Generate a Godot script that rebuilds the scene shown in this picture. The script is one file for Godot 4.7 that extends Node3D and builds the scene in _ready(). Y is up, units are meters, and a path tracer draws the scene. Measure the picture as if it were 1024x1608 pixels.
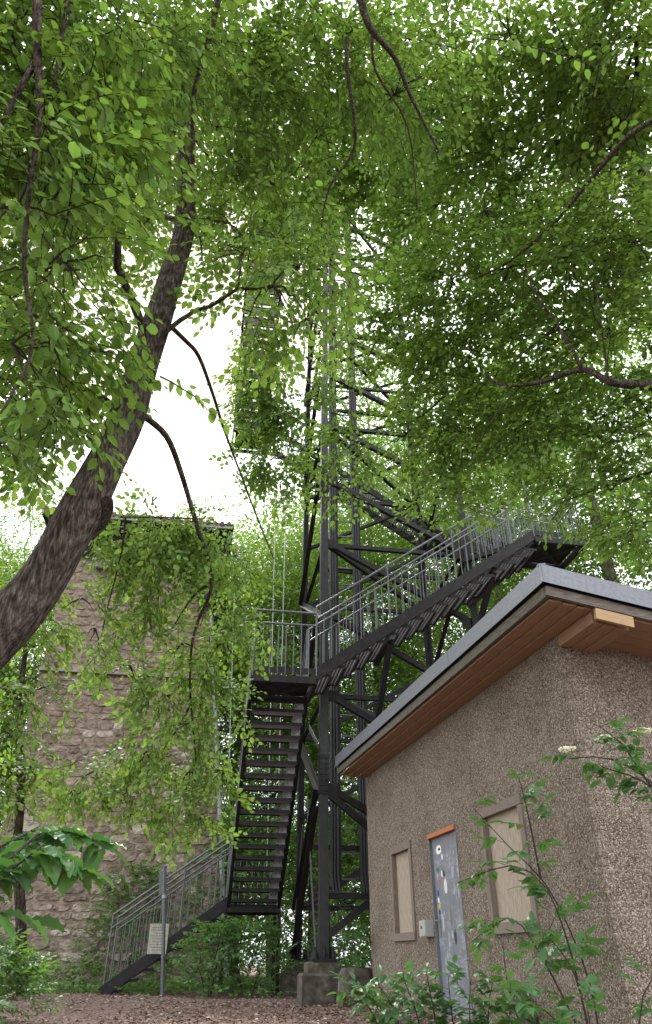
extends Node3D
# A woodland clearing: a lattice mast with a winding steel stair, a pebble-dashed hut, an old rubble tower and beeches. Metres, y up.

const MAST_AT := Vector3(-0.04, 0.0, -11.9)
const MAST_TURN := 9.0
const HUT_AT := Vector3(2.05, 0.0, -5.71)
const HUT_TURN := 14.2

var M := {}
var used := {}
var rng := RandomNumberGenerator.new()
var hills := FastNoiseLite.new()
var gaps := FastNoiseLite.new()
var sprays := {}
var leaf_meshes := []
var leaf_mats := []


# ---------------------------------------------------------------- mesh builder
class MB:
	var v := PackedVector3Array()
	var n := PackedVector3Array()
	var u := PackedVector2Array()
	var c := PackedColorArray()
	var i := PackedInt32Array()
	var col := Color.WHITE
	var coloured := false

	func tri(a: Vector3, b: Vector3, d: Vector3) -> void:  # counter-clockwise from outside
		var m := (b - a).cross(d - a).normalized()
		var k := v.size()
		v.append(a); v.append(b); v.append(d)
		n.append(m); n.append(m); n.append(m)
		u.append(Vector2.ZERO); u.append(Vector2.RIGHT); u.append(Vector2.ONE)
		c.append(col); c.append(col); c.append(col)
		i.append(k); i.append(k + 2); i.append(k + 1)

	func quad(a: Vector3, b: Vector3, d: Vector3, e: Vector3) -> void:
		var m := (b - a).cross(e - a).normalized()
		if m == Vector3.ZERO:
			m = (d - b).cross(e - b).normalized()
		var k := v.size()
		for p in [a, b, d, e]:
			v.append(p); n.append(m); c.append(col)
		u.append(Vector2(0, 1)); u.append(Vector2(1, 1)); u.append(Vector2(1, 0)); u.append(Vector2(0, 0))
		i.append_array(PackedInt32Array([k, k + 2, k + 1, k, k + 3, k + 2]))

	func box(at: Vector3, size: Vector3, b := Basis.IDENTITY) -> void:
		var h := size * 0.5
		var p := []
		for s in [[-1, -1, -1], [1, -1, -1], [1, 1, -1], [-1, 1, -1], [-1, -1, 1], [1, -1, 1], [1, 1, 1], [-1, 1, 1]]:
			p.append(at + b * Vector3(s[0] * h.x, s[1] * h.y, s[2] * h.z))
		quad(p[4], p[5], p[6], p[7]); quad(p[1], p[0], p[3], p[2])
		quad(p[5], p[1], p[2], p[6]); quad(p[0], p[4], p[7], p[3])
		quad(p[7], p[6], p[2], p[3]); quad(p[0], p[1], p[5], p[4])

	func frame(a: Vector3, b: Vector3, up: Vector3) -> Basis:  # z runs from a to b
		var z := (b - a).normalized()
		var x := up.cross(z)
		if x.length() < 0.01:
			x = Vector3.RIGHT.cross(z)
		x = x.normalized()
		return Basis(x, z.cross(x).normalized(), z)

	func beam(a: Vector3, b: Vector3, w: float, h: float, up := Vector3.UP) -> void:
		box((a + b) * 0.5, Vector3(w, h, a.distance_to(b)), frame(a, b, up))

	func extrude(profile: Array, a: Vector3, b: Vector3, up := Vector3.UP) -> void:  # profile counter-clockwise seen against the run
		var f := frame(a, b, up)
		var k := profile.size()
		var p := []
		var q := []
		for s in profile:
			var off: Vector3 = f.x * s.x + f.y * s.y
			p.append(a + off); q.append(b + off)
		for j in k:
			var j2 := (j + 1) % k
			quad(q[j], p[j], p[j2], q[j2])
		var flat := PackedVector2Array()
		for s in profile:
			flat.append(s)
		var t := Geometry2D.triangulate_polygon(flat)
		for j in range(0, t.size(), 3):
			tri(q[t[j]], q[t[j + 1]], q[t[j + 2]])
			tri(p[t[j]], p[t[j + 2]], p[t[j + 1]])

	func tube(pts: Array, radii: Array, sides := 8, rough := 0.0, r: RandomNumberGenerator = null) -> void:
		var k := v.size()
		var x := Vector3.RIGHT
		var run := 0.0
		for j in pts.size():
			var d: Vector3 = (pts[mini(j + 1, pts.size() - 1)] - pts[maxi(j - 1, 0)]).normalized()
			x = (x - d * x.dot(d))
			if x.length() < 0.05:
				x = d.cross(Vector3(0.3, 0.2, 1.0))
			x = x.normalized()
			var y := d.cross(x)
			if j > 0:
				run += pts[j].distance_to(pts[j - 1])
			for s in sides + 1:
				var a := TAU * (s % sides) / sides
				var o := x * cos(a) + y * sin(a)
				var rr: float = radii[j]
				if rough > 0.0:
					rr *= 1.0 + rough * (sin(a * 3.0 + run * 2.1) * 0.5 + sin(a * 5.0 - run * 3.7) * 0.3 + sin(a * 2.0 + run * 7.0) * 0.35)
				v.append(pts[j] + o * rr); n.append(o); c.append(col); u.append(Vector2(float(s) / sides * TAU * radii[0], run))
		for j in pts.size() - 1:
			for s in sides:
				var a := k + j * (sides + 1) + s
				var b := a + sides + 1
				i.append_array(PackedInt32Array([a, b, a + 1, a + 1, b, b + 1]))
		for e in [[0, -1], [pts.size() - 1, 1]]:
			var j: int = e[0]
			var d: Vector3 = (pts[1] - pts[0]) if j == 0 else (pts[j] - pts[j - 1])
			d = d.normalized() * e[1]
			var m := v.size()
			v.append(pts[j]); n.append(d); c.append(col); u.append(Vector2.ZERO)
			for s in sides + 1:
				v.append(v[k + j * (sides + 1) + s]); n.append(d); c.append(col); u.append(Vector2.ZERO)
			for s in sides:
				if e[1] < 0:
					i.append_array(PackedInt32Array([m, m + 1 + s, m + 2 + s]))
				else:
					i.append_array(PackedInt32Array([m, m + 2 + s, m + 1 + s]))

	func rod(a: Vector3, b: Vector3, r: float, sides := 6) -> void:
		tube([a, b], [r, r], sides)

	func leaf(at: Vector3, dir: Vector3, up: Vector3, length: float, width: float, fold := 0.25, droop := 0.15, segs := 3) -> void:
		var side := dir.cross(up).normalized()
		var top := side.cross(dir).normalized()
		var ts: Array = [0.0, 0.32, 0.68, 1.0] if segs == 3 else [0.0, 0.5, 1.0] if segs == 2 else [0.0, 0.14, 0.32, 0.52, 0.72, 0.88, 1.0]
		var ws: Array = [0.0, 0.94, 0.82, 0.0] if segs == 3 else [0.0, 1.0, 0.0] if segs == 2 else [0.0, 0.66, 0.97, 0.98, 0.74, 0.36, 0.0]
		var mid := []
		var lft := []
		var rgt := []
		for k in ts.size():
			var t: float = ts[k]
			var p := at + dir * length * t - top * droop * length * t * t
			var w: float = ws[k] * width * 0.5
			mid.append(p)
			lft.append(p - side * w + top * fold * w)
			rgt.append(p + side * w + top * fold * w)
		for k in ts.size() - 1:
			if ws[k] == 0.0:
				tri(mid[k], rgt[k + 1], mid[k + 1]); tri(mid[k], mid[k + 1], lft[k + 1])
			elif ws[k + 1] == 0.0:
				tri(mid[k], rgt[k], mid[k + 1]); tri(mid[k], mid[k + 1], lft[k])
			else:
				quad(mid[k], rgt[k], rgt[k + 1], mid[k + 1]); quad(mid[k], mid[k + 1], lft[k + 1], lft[k])

	func mesh() -> ArrayMesh:
		var a := []
		a.resize(Mesh.ARRAY_MAX)
		a[Mesh.ARRAY_VERTEX] = v
		a[Mesh.ARRAY_NORMAL] = n
		a[Mesh.ARRAY_TEX_UV] = u
		if coloured:
			a[Mesh.ARRAY_COLOR] = c
		a[Mesh.ARRAY_INDEX] = i
		var m := ArrayMesh.new()
		m.add_surface_from_arrays(Mesh.PRIMITIVE_TRIANGLES, a)
		return m


# ---------------------------------------------------------------- nodes
func numbered(called: String) -> String:
	used[called] = used.get(called, -1) + 1
	return called if used[called] == 0 else "%s_%03d" % [called, used[called]]

func tag(o: Node3D, label: String, category: String, group := "", kind := "") -> Node3D:
	if label: o.set_meta("label", label)
	if category: o.set_meta("category", category)
	if group: o.set_meta("group", group)
	if kind: o.set_meta("kind", kind)
	return o

func thing(called: String, label: String, category: String, at := Vector3.ZERO, turn := 0.0, group := "") -> Node3D:
	var o := Node3D.new()
	o.name = numbered(called)
	add_child(o, true)
	o.position = at
	o.rotation_degrees.y = turn
	return tag(o, label, category, group)

func put(called: String, mesh: Mesh, m: Material, parent: Node3D, at := Transform3D.IDENTITY) -> MeshInstance3D:
	var o := MeshInstance3D.new()
	o.name = called if parent != self else numbered(called)
	o.mesh = mesh
	o.material_override = m
	o.transform = at
	parent.add_child(o, true)
	return o

func structure(called: String, mesh: Mesh, m: Material) -> MeshInstance3D:
	var o := put(called, mesh, m, self)
	o.set_meta("kind", "structure")
	return o

func many(called: String, mesh: Mesh, m: Material, where: Array, tints: Array, parent: Node3D) -> MultiMeshInstance3D:
	var mm := MultiMesh.new()
	mm.transform_format = MultiMesh.TRANSFORM_3D
	mm.use_colors = tints.size() > 0
	mm.mesh = mesh
	mm.instance_count = where.size()
	for k in where.size():
		mm.set_instance_transform(k, where[k])
		if tints:
			mm.set_instance_color(k, tints[k])
	var o := MultiMeshInstance3D.new()
	o.name = called
	o.multimesh = mm
	o.material_override = m
	parent.add_child(o, true)
	return o


# ---------------------------------------------------------------- materials
func lin(r: float, g: float, b: float) -> Color:
	return Color(r, g, b).linear_to_srgb()

func noise_tex(freq: float, stops: Array, seed_: int, kind := FastNoiseLite.TYPE_SIMPLEX_SMOOTH, octaves := 4, size := 512, cell_value := false) -> NoiseTexture2D:
	var f := FastNoiseLite.new()
	f.noise_type = kind
	f.frequency = freq
	f.seed = seed_
	f.fractal_octaves = octaves
	var t := NoiseTexture2D.new()
	t.width = size
	t.height = size
	t.seamless = true
	t.noise = f
	if cell_value:
		f.cellular_return_type = FastNoiseLite.RETURN_CELL_VALUE
		f.fractal_type = FastNoiseLite.FRACTAL_NONE
	if stops:
		var g := Gradient.new()
		g.offsets = PackedFloat32Array(stops.map(func(s): return s[0]))
		g.colors = PackedColorArray(stops.map(func(s): return s[1]))
		t.color_ramp = g
	return t

func mat(called: String, colour: Color, rough := 0.8, metallic := 0.0, spec := 0.5) -> StandardMaterial3D:
	var m := StandardMaterial3D.new()
	m.resource_name = called
	m.albedo_color = colour
	m.roughness = rough
	m.metallic = metallic
	m.metallic_specular = spec
	M[called] = m
	return m

func tri_mat(called: String, tex: Texture2D, scale: Vector3, rough: float, bump: Texture2D = null, depth := 1.0, world := true, spec := 0.5) -> StandardMaterial3D:
	var m := mat(called, Color.WHITE, rough, 0.0, spec)
	m.albedo_texture = tex
	m.uv1_triplanar = true
	m.uv1_world_triplanar = world
	m.uv1_scale = scale
	if bump:
		m.heightmap_enabled = true
		m.heightmap_texture = bump
		m.heightmap_scale = depth
	return m

func leaf_mat(called: String, spec := 0.35) -> StandardMaterial3D:
	var m := mat(called, Color.WHITE, 0.38 if spec > 0.4 else 0.5, 0.0, spec)
	m.vertex_color_use_as_albedo = true
	m.backlight_enabled = true
	m.backlight = Color(1.0, 1.0, 0.72)
	return m

func build_materials() -> void:
	var grain := noise_tex(0.02, [[0.0, Color(0, 0, 0)], [1.0, Color(1, 1, 1)]], 11, FastNoiseLite.TYPE_SIMPLEX_SMOOTH, 5)
	var pebbles := noise_tex(0.085, [[0.0, Color(1, 1, 1)], [0.5, Color(0.75, 0.75, 0.75)], [1.0, Color(0, 0, 0)]], 5, FastNoiseLite.TYPE_CELLULAR, 1, 1024)
	var dash := noise_tex(0.085, [[0.0, lin(0.1, 0.075, 0.055)], [0.25, lin(0.185, 0.145, 0.11)], [0.55, lin(0.265, 0.214, 0.168)], [0.8, lin(0.34, 0.281, 0.228)], [1.0, lin(0.52, 0.45, 0.385)]], 5, FastNoiseLite.TYPE_CELLULAR, 1, 1024, true)
	var wall := tri_mat("pebble_dash", dash, Vector3(1.2, 1.2, 1.2), 0.9, pebbles, 2.0, false, 0.3)
	wall.uv1_triplanar_sharpness = 12.0
	wall.detail_enabled = true
	wall.detail_blend_mode = BaseMaterial3D.BLEND_MODE_MUL
	wall.detail_uv_layer = BaseMaterial3D.DETAIL_UV_2
	wall.uv2_triplanar = true
	wall.uv2_world_triplanar = false
	wall.uv2_scale = Vector3(0.23, 0.23, 0.23)
	wall.detail_albedo = noise_tex(0.011, [[0.25, lin(0.86, 0.84, 0.82)], [0.55, Color.WHITE], [1.0, Color.WHITE]], 61, FastNoiseLite.TYPE_SIMPLEX_SMOOTH, 6)
	var rust := noise_tex(0.014, [[0.0, lin(0.016, 0.015, 0.016)], [0.55, lin(0.025, 0.0235, 0.024)], [0.8, lin(0.034, 0.03, 0.029)], [1.0, lin(0.055, 0.04, 0.032)]], 21, FastNoiseLite.TYPE_SIMPLEX_SMOOTH, 6)
	tri_mat("dark_steel", rust, Vector3(0.9, 0.9, 0.9), 0.45, grain, 0.05, true, 0.27)
	tri_mat("leg_steel", noise_tex(0.014, [[0.0, lin(0.026, 0.025, 0.027)], [0.6, lin(0.036, 0.034, 0.036)], [1.0, lin(0.05, 0.042, 0.04)]], 22, FastNoiseLite.TYPE_SIMPLEX_SMOOTH, 6), Vector3(0.9, 0.9, 0.9), 0.4, grain, 0.05, true, 0.33)
	var zinc := tri_mat("zinc", noise_tex(0.02, [[0.0, lin(0.13, 0.137, 0.155)], [0.5, lin(0.165, 0.172, 0.192)], [1.0, lin(0.21, 0.216, 0.235)]], 31, FastNoiseLite.TYPE_SIMPLEX_SMOOTH, 6), Vector3(2, 2, 2), 0.45)
	zinc.metallic = 0.25
	var rail := tri_mat("galvanised", noise_tex(0.03, [[0.0, lin(0.08, 0.083, 0.09)], [1.0, lin(0.15, 0.155, 0.165)]], 33), Vector3(1.5, 1.5, 1.5), 0.45)
	rail.metallic = 0.3
	tri_mat("tread_steel", noise_tex(0.03, [[0.0, lin(0.12, 0.11, 0.115)], [1.0, lin(0.26, 0.245, 0.25)]], 34), Vector3(2.0, 2.0, 2.0), 0.5)
	var conc := noise_tex(0.012, [[0.0, lin(0.03, 0.027, 0.018)], [0.4, lin(0.065, 0.055, 0.042)], [0.7, lin(0.11, 0.093, 0.075)], [1.0, lin(0.2, 0.175, 0.15)]], 41, FastNoiseLite.TYPE_SIMPLEX_SMOOTH, 6)
	tri_mat("concrete", conc, Vector3(0.9, 0.9, 0.9), 0.9, grain, 0.6)
	var wood := noise_tex(0.02, [[0.0, lin(0.045, 0.04, 0.028)], [0.5, lin(0.1, 0.088, 0.066)], [1.0, lin(0.19, 0.165, 0.13)]], 51, FastNoiseLite.TYPE_SIMPLEX_SMOOTH, 5)
	tri_mat("grey_wood", wood, Vector3(8.0, 8.0, 0.6), 0.85, grain, 0.15, false)
	var ply := noise_tex(0.02, [[0.0, lin(0.22, 0.165, 0.12)], [0.5, lin(0.34, 0.27, 0.21)], [1.0, lin(0.44, 0.37, 0.3)]], 52, FastNoiseLite.TYPE_SIMPLEX_SMOOTH, 5)
	tri_mat("board_wood", ply, Vector3(6.0, 0.7, 6.0), 0.8, grain, 0.15, false)
	tri_mat("frame_wood", noise_tex(0.02, [[0.0, lin(0.13, 0.1, 0.08)], [1.0, lin(0.25, 0.2, 0.165)]], 53), Vector3(6.0, 0.7, 6.0), 0.85, grain, 0.1, false)
	var soffit := noise_tex(0.02, [[0.0, lin(0.22, 0.125, 0.072)], [0.5, lin(0.285, 0.162, 0.095)], [1.0, lin(0.35, 0.205, 0.125)]], 54, FastNoiseLite.TYPE_SIMPLEX_SMOOTH, 5)
	tri_mat("soffit_wood", soffit, Vector3(7.0, 7.0, 0.5), 0.75, grain, 0.05, false)
	var pine := noise_tex(0.02, [[0.0, lin(0.3, 0.18, 0.085)], [0.6, lin(0.4, 0.26, 0.135)], [1.0, lin(0.48, 0.34, 0.2)]], 55, FastNoiseLite.TYPE_SIMPLEX_SMOOTH, 5)
	tri_mat("pine", pine, Vector3(0.6, 9.0, 9.0), 0.7, grain, 0.05, false)
	mat("orange_paint", lin(0.42, 0.14, 0.055), 0.7)
	var rough_stone := noise_tex(0.02, [[0.0, Color(0, 0, 0)], [1.0, Color(1, 1, 1)]], 71, FastNoiseLite.TYPE_SIMPLEX_SMOOTH, 6)
	var tones := [[0.19, 0.142, 0.108], [0.24, 0.185, 0.145], [0.29, 0.227, 0.182], [0.215, 0.17, 0.138], [0.36, 0.3, 0.25]]
	for k in 5:
		var t: Array = tones[k]
		var a := lin(t[0] * 0.55, t[1] * 0.55, t[2] * 0.55)
		var b := lin(t[0], t[1], t[2])
		var d := lin(t[0] * 1.5, t[1] * 1.5, t[2] * 1.55)
		tri_mat("stone_%d" % k, noise_tex(0.013, [[0.1, a], [0.5, b], [0.95, d]], 80 + k, FastNoiseLite.TYPE_SIMPLEX_SMOOTH, 7), Vector3(0.55, 0.55, 0.55), 0.92, rough_stone, 5.0, true, 0.25)
	tri_mat("mortar", noise_tex(0.012, [[0.1, lin(0.12, 0.09, 0.068)], [0.5, lin(0.22, 0.172, 0.138)], [0.8, lin(0.31, 0.25, 0.205)], [1.0, lin(0.46, 0.4, 0.35)]], 91, FastNoiseLite.TYPE_SIMPLEX_SMOOTH, 7), Vector3(0.45, 0.45, 0.45), 0.95, rough_stone, 4.0, true, 0.2)
	tri_mat("ledge_stone", noise_tex(0.015, [[0.1, lin(0.16, 0.135, 0.12)], [1.0, lin(0.36, 0.32, 0.29)]], 92, FastNoiseLite.TYPE_SIMPLEX_SMOOTH, 6), Vector3(0.6, 0.6, 0.6), 0.9, rough_stone, 1.0)
	tri_mat("dark_timber", noise_tex(0.02, [[0.0, lin(0.012, 0.011, 0.01)], [1.0, lin(0.04, 0.035, 0.03)]], 93), Vector3(1, 4, 4), 0.85)
	tri_mat("roof_tile", noise_tex(0.02, [[0.0, lin(0.12, 0.06, 0.045)], [1.0, lin(0.24, 0.13, 0.095)]], 94), Vector3(1, 1, 1), 0.85)
	mat("green_paint", lin(0.06, 0.11, 0.09), 0.6)
	mat("window_glass", lin(0.03, 0.035, 0.04), 0.08, 0.0, 0.6)
	tri_mat("downpipe_paint", noise_tex(0.02, [[0.0, lin(0.22, 0.24, 0.22)], [1.0, lin(0.36, 0.38, 0.35)]], 95), Vector3(2, 0.6, 2), 0.5)
	mat("antenna_shell", lin(0.62, 0.55, 0.54), 0.5)
	mat("black_rubber", lin(0.02, 0.02, 0.021), 0.55)
	mat("grey_plastic", lin(0.36, 0.35, 0.33), 0.6)
	mat("dull_metal", lin(0.3, 0.3, 0.31), 0.35, 0.6)
	mat("plaque_pink", lin(0.75, 0.34, 0.27), 0.6)
	var bark := noise_tex(0.016, [[0.12, lin(0.028, 0.021, 0.017)], [0.4, lin(0.09, 0.071, 0.06)], [0.58, lin(0.175, 0.143, 0.123)], [0.85, lin(0.32, 0.275, 0.245)]], 101, FastNoiseLite.TYPE_SIMPLEX_SMOOTH, 7, 1024)
	var bark_bump := noise_tex(0.02, [[0.0, Color(0, 0, 0)], [1.0, Color(1, 1, 1)]], 102, FastNoiseLite.TYPE_SIMPLEX_SMOOTH, 6, 1024)
	tri_mat("bark", bark, Vector3(2.4, 0.42, 2.4), 0.9, bark_bump, 9.0, true, 0.25)
	var mottle: StandardMaterial3D = M.bark
	mottle.detail_enabled = true
	mottle.detail_blend_mode = BaseMaterial3D.BLEND_MODE_MUL
	mottle.detail_uv_layer = BaseMaterial3D.DETAIL_UV_2
	mottle.uv2_triplanar = true
	mottle.uv2_world_triplanar = true
	mottle.uv2_scale = Vector3(1.1, 0.7, 1.1)
	mottle.detail_albedo = noise_tex(0.018, [[0.3, lin(0.5, 0.46, 0.43)], [0.5, lin(0.85, 0.83, 0.8)], [0.62, Color.WHITE], [0.8, lin(0.8, 0.86, 0.72)]], 104, FastNoiseLite.TYPE_SIMPLEX_SMOOTH, 6)
	tri_mat("far_bark", bark, Vector3(0.9, 0.3, 0.9), 0.95)
	tri_mat("bark_dark", noise_tex(0.016, [[0.1, lin(0.02, 0.016, 0.015)], [1.0, lin(0.075, 0.06, 0.055)]], 103), Vector3(4, 1.2, 4), 0.9)
	mat("twig", lin(0.035, 0.027, 0.022), 0.85)
	var soil := noise_tex(0.02, [[0.05, lin(0.05, 0.033, 0.026)], [0.4, lin(0.12, 0.078, 0.062)], [0.7, lin(0.185, 0.124, 0.1)], [1.0, lin(0.28, 0.2, 0.17)]], 111, FastNoiseLite.TYPE_SIMPLEX_SMOOTH, 8, 1024)
	tri_mat("soil", soil, Vector3(0.55, 0.55, 0.55), 0.95, grain, 4.0)
	var litter := mat("litter", Color.WHITE, 0.85)
	litter.vertex_color_use_as_albedo = true
	leaf_mat("leaf")
	leaf_mat("leaf_gloss", 0.5)


# ---------------------------------------------------------------- ground
func ground_at(x: float, z: float) -> float:
	var y := -1.15 * smoothstep(-7.6, -1.5, z)
	var far_left := smoothstep(9.0, 24.0, -x) * 1.5 * smoothstep(8.0, 20.0, -z)
	return y + far_left + hills.get_noise_2d(x * 1.0, z * 1.0) * 0.09 + hills.get_noise_2d(x * 6.0, z * 6.0) * 0.018

func build_ground() -> void:
	var mb := MB.new()
	var xs := []
	var t := -1.0
	for k in 161:
		var s := -1.0 + 2.0 * k / 160.0
		xs.append(s * 12.0 + s * s * s * s * s * 78.0)
	for a in 161:
		for b in 161:
			var x: float = xs[b] - 1.0
			var z: float = xs[a] - 11.0
			mb.v.append(Vector3(x, ground_at(x, z), z))
			var e := 0.15
			mb.n.append(Vector3(ground_at(x - e, z) - ground_at(x + e, z), 2.0 * e, ground_at(x, z - e) - ground_at(x, z + e)).normalized())
			mb.u.append(Vector2(x, z)); mb.c.append(Color.WHITE)
	for a in 160:
		for b in 160:
			var k := a * 161 + b
			mb.i.append_array(PackedInt32Array([k, k + 1, k + 162, k, k + 162, k + 161]))
	structure("ground", mb.mesh(), M.soil)
	# fallen leaves, chips and small stones that nobody could count
	var flake := MB.new()
	flake.leaf(Vector3(-0.5, 0, 0), Vector3.RIGHT, Vector3.UP, 1.0, 0.62, 0.35, 0.12, 2)
	var where := []
	var tints := []
	for k in 9000:
		var z := -rng.randf_range(6.5, 17.0)
		var x := rng.randf_range(-6.5, 3.0)
		if k % 3 == 0:
			x = rng.randf_range(-2.5, 1.2); z = -rng.randf_range(7.0, 12.5)
		var b := Basis(Vector3.UP, rng.randf() * TAU) * Basis(Vector3.RIGHT, rng.randf_range(-0.4, 0.4))
		where.append(Transform3D(b.scaled(Vector3.ONE * rng.randf_range(0.025, 0.075)), Vector3(x, ground_at(x, z) + rng.randf_range(0.004, 0.02), z)))
		var w := rng.randf_range(0.5, 1.5)
		tints.append(Color(0.18 * w, 0.108 * w, 0.082 * w) if rng.randf() < 0.8 else Color(0.3 * w, 0.24 * w, 0.19 * w))
	var o := many("leaf_litter", flake.mesh(), M.litter, where, tints, self)
	tag(o, "dry brown leaf litter scattered over the reddish ground", "leaf litter", "", "stuff")
	var chip := MB.new()
	chip.box(Vector3.ZERO, Vector3(1, 0.6, 0.8), Basis(Vector3(1, 1, 0).normalized(), 0.4))
	where = []
	tints = []
	for k in 5000:
		var z := -rng.randf_range(7.5, 14.5)
		var x := rng.randf_range(-4.5, 1.5)
		var b := Basis(Vector3.UP, rng.randf() * TAU) * Basis(Vector3.RIGHT, rng.randf() * TAU)
		where.append(Transform3D(b.scaled(Vector3.ONE * rng.randf_range(0.008, 0.026)), Vector3(x, ground_at(x, z), z)))
		var w := rng.randf_range(0.6, 1.6)
		tints.append(Color(0.16 * w, 0.105 * w, 0.09 * w))
	tag(many("gravel", chip.mesh(), M.litter, where, tints, self), "loose reddish gravel chips on the bare ground", "gravel", "", "stuff")


# ---------------------------------------------------------------- foliage
func leaf_tone() -> Color:  # one leaf's own green: chance only, wherever it hangs
	var lot := rng.randf_range(0.65, 1.35)
	var yellow := rng.randf_range(-0.15, 0.25)
	return Color((0.18 + 0.07 * yellow) * lot, 0.3 * lot, (0.078 - 0.035 * yellow) * lot)

func build_sprays() -> void:
	# beech twig: alternate leaves in one plane
	for k in 4:
		var mb := MB.new()
		mb.coloured = true
		for tw in [[Vector3.ZERO, 0.0, 0.42, 9], [Vector3(0.1, 0.0, 0.0), 0.7, 0.26, 5], [Vector3(0.2, -0.01, 0.0), -0.7, 0.24, 5]]:
			var a: float = tw[1] + rng.randf_range(-0.15, 0.15)
			var dir := Vector3(cos(a), rng.randf_range(-0.12, 0.06), sin(a)).normalized()
			var at: Vector3 = tw[0]
			mb.col = Color(0.04, 0.03, 0.022)
			var pts := []
			for j in 4:
				pts.append(at + dir * tw[2] * j / 3.0 + Vector3(0, -0.05 * pow(j / 3.0, 2), 0))
			mb.tube(pts, [0.003, 0.0024, 0.0018, 0.001], 3)
			var num: int = tw[3]
			for j in num:
				var t := (j + 1.0) / num
				var s := 1.0 if j % 2 == 0 else -1.0
				var ang := a + s * lerpf(1.05, 0.5, t) + rng.randf_range(-0.25, 0.25)
				if j == num - 1:
					ang = a
				var d := Vector3(cos(ang), rng.randf_range(-0.45, 0.1), sin(ang)).normalized()
				var up := Vector3(rng.randf_range(-0.45, 0.45), 1.0, rng.randf_range(-0.45, 0.45)).normalized()
				mb.col = leaf_tone()
				var l := rng.randf_range(0.045, 0.088)
				mb.leaf(at + dir * tw[2] * t + Vector3(0, -0.05 * t * t, 0), d, up, l, l * rng.randf_range(0.58, 0.7), 0.22, rng.randf_range(0.05, 0.3), 3)
		sprays["beech_%d" % k] = mb.mesh()
	# far bough: a loose mat of simple leaves
	for k in 3:
		var mb := MB.new()
		mb.coloured = true
		for j in 46:
			var a := rng.randf() * TAU
			var r := sqrt(rng.randf()) * 0.5
			var p := Vector3(0.35 + cos(a) * r * 1.2, rng.randf_range(-0.1, 0.1) - r * r * 0.25, sin(a) * r)
			var d := Vector3(cos(a) + 0.6, rng.randf_range(-0.7, 0.2), sin(a)).normalized()
			var up := Vector3(rng.randf_range(-0.6, 0.6), 1.0, rng.randf_range(-0.6, 0.6)).normalized()
			mb.col = leaf_tone()
			var l := rng.randf_range(0.07, 0.115)
			mb.leaf(p, d, up, l, l * 0.62, 0.2, 0.2, 2)
		sprays["bough_%d" % k] = mb.mesh()
	# low shrub twig: upright, larger leaves
	for k in 3:
		var mb := MB.new()
		mb.coloured = true
		mb.col = Color(0.06, 0.07, 0.03)
		mb.tube([Vector3.ZERO, Vector3(0.2, 0.05, 0), Vector3(0.4, 0.02, 0)], [0.004, 0.003, 0.0015], 3)
		for j in 12:
			var t := (j + 1.0) / 12.0
			var s := 1.0 if j % 2 == 0 else -1.0
			var ang := s * rng.randf_range(0.5, 1.3)
			var d := Vector3(cos(ang), rng.randf_range(-0.3, 0.4), sin(ang)).normalized()
			var up := Vector3(rng.randf_range(-0.4, 0.4), 1.0, rng.randf_range(-0.4, 0.4)).normalized()
			var w := rng.randf_range(0.7, 1.25)
			mb.col = Color(0.135 * w, 0.26 * w, 0.08 * w)
			var l := rng.randf_range(0.07, 0.12)
			mb.leaf(Vector3(0.4 * t, 0.04, 0), d, up, l, l * 0.5, 0.2, 0.25, 3)
		sprays["shrub_%d" % k] = mb.mesh()
	# elder: a compound leaf of five or seven leaflets
	for k in 4:
		var mb := MB.new()
		mb.coloured = true
		mb.col = Color(0.07, 0.1, 0.035)
		var length := 0.2
		mb.tube([Vector3.ZERO, Vector3(length * 0.5, 0.01, 0), Vector3(length, -0.02, 0)], [0.0028, 0.002, 0.0012], 3)
		for j in 5 + 2 * (k % 2):
			var pair := j / 2
			var pairs := 2 + k % 2
			var t := 0.45 + 0.5 * pair / pairs
			var ang := (1.0 if j % 2 == 0 else -1.0) * rng.randf_range(0.85, 1.15)
			if pair == pairs:
				ang = 0.0; t = 1.0
			var d := Vector3(cos(ang), rng.randf_range(-0.35, 0.05), sin(ang)).normalized()
			var w := rng.randf_range(0.8, 1.15)
			mb.col = Color(0.1 * w, 0.215 * w, 0.08 * w)
			var l := rng.randf_range(0.085, 0.115) * (1.15 if ang == 0.0 else 1.0)
			mb.leaf(Vector3(length * t, 0.01 - 0.03 * t * t, 0), d, Vector3(rng.randf_range(-0.2, 0.2), 1, rng.randf_range(-0.2, 0.2)).normalized(), l, l * 0.47, 0.22, 0.3, 6)
		sprays["elder_%d" % k] = mb.mesh()
	# single beech leaves, and broad hazel leaves with pleated sides
	for k in 8:
		var mb := MB.new()
		mb.coloured = true
		mb.col = leaf_tone()
		mb.leaf(Vector3.ZERO, Vector3.RIGHT, Vector3.UP, 1.0, rng.randf_range(0.6, 0.72), rng.randf_range(0.12, 0.35), rng.randf_range(0.05, 0.35), 6)
		leaf_meshes.append(mb.mesh())
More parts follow.
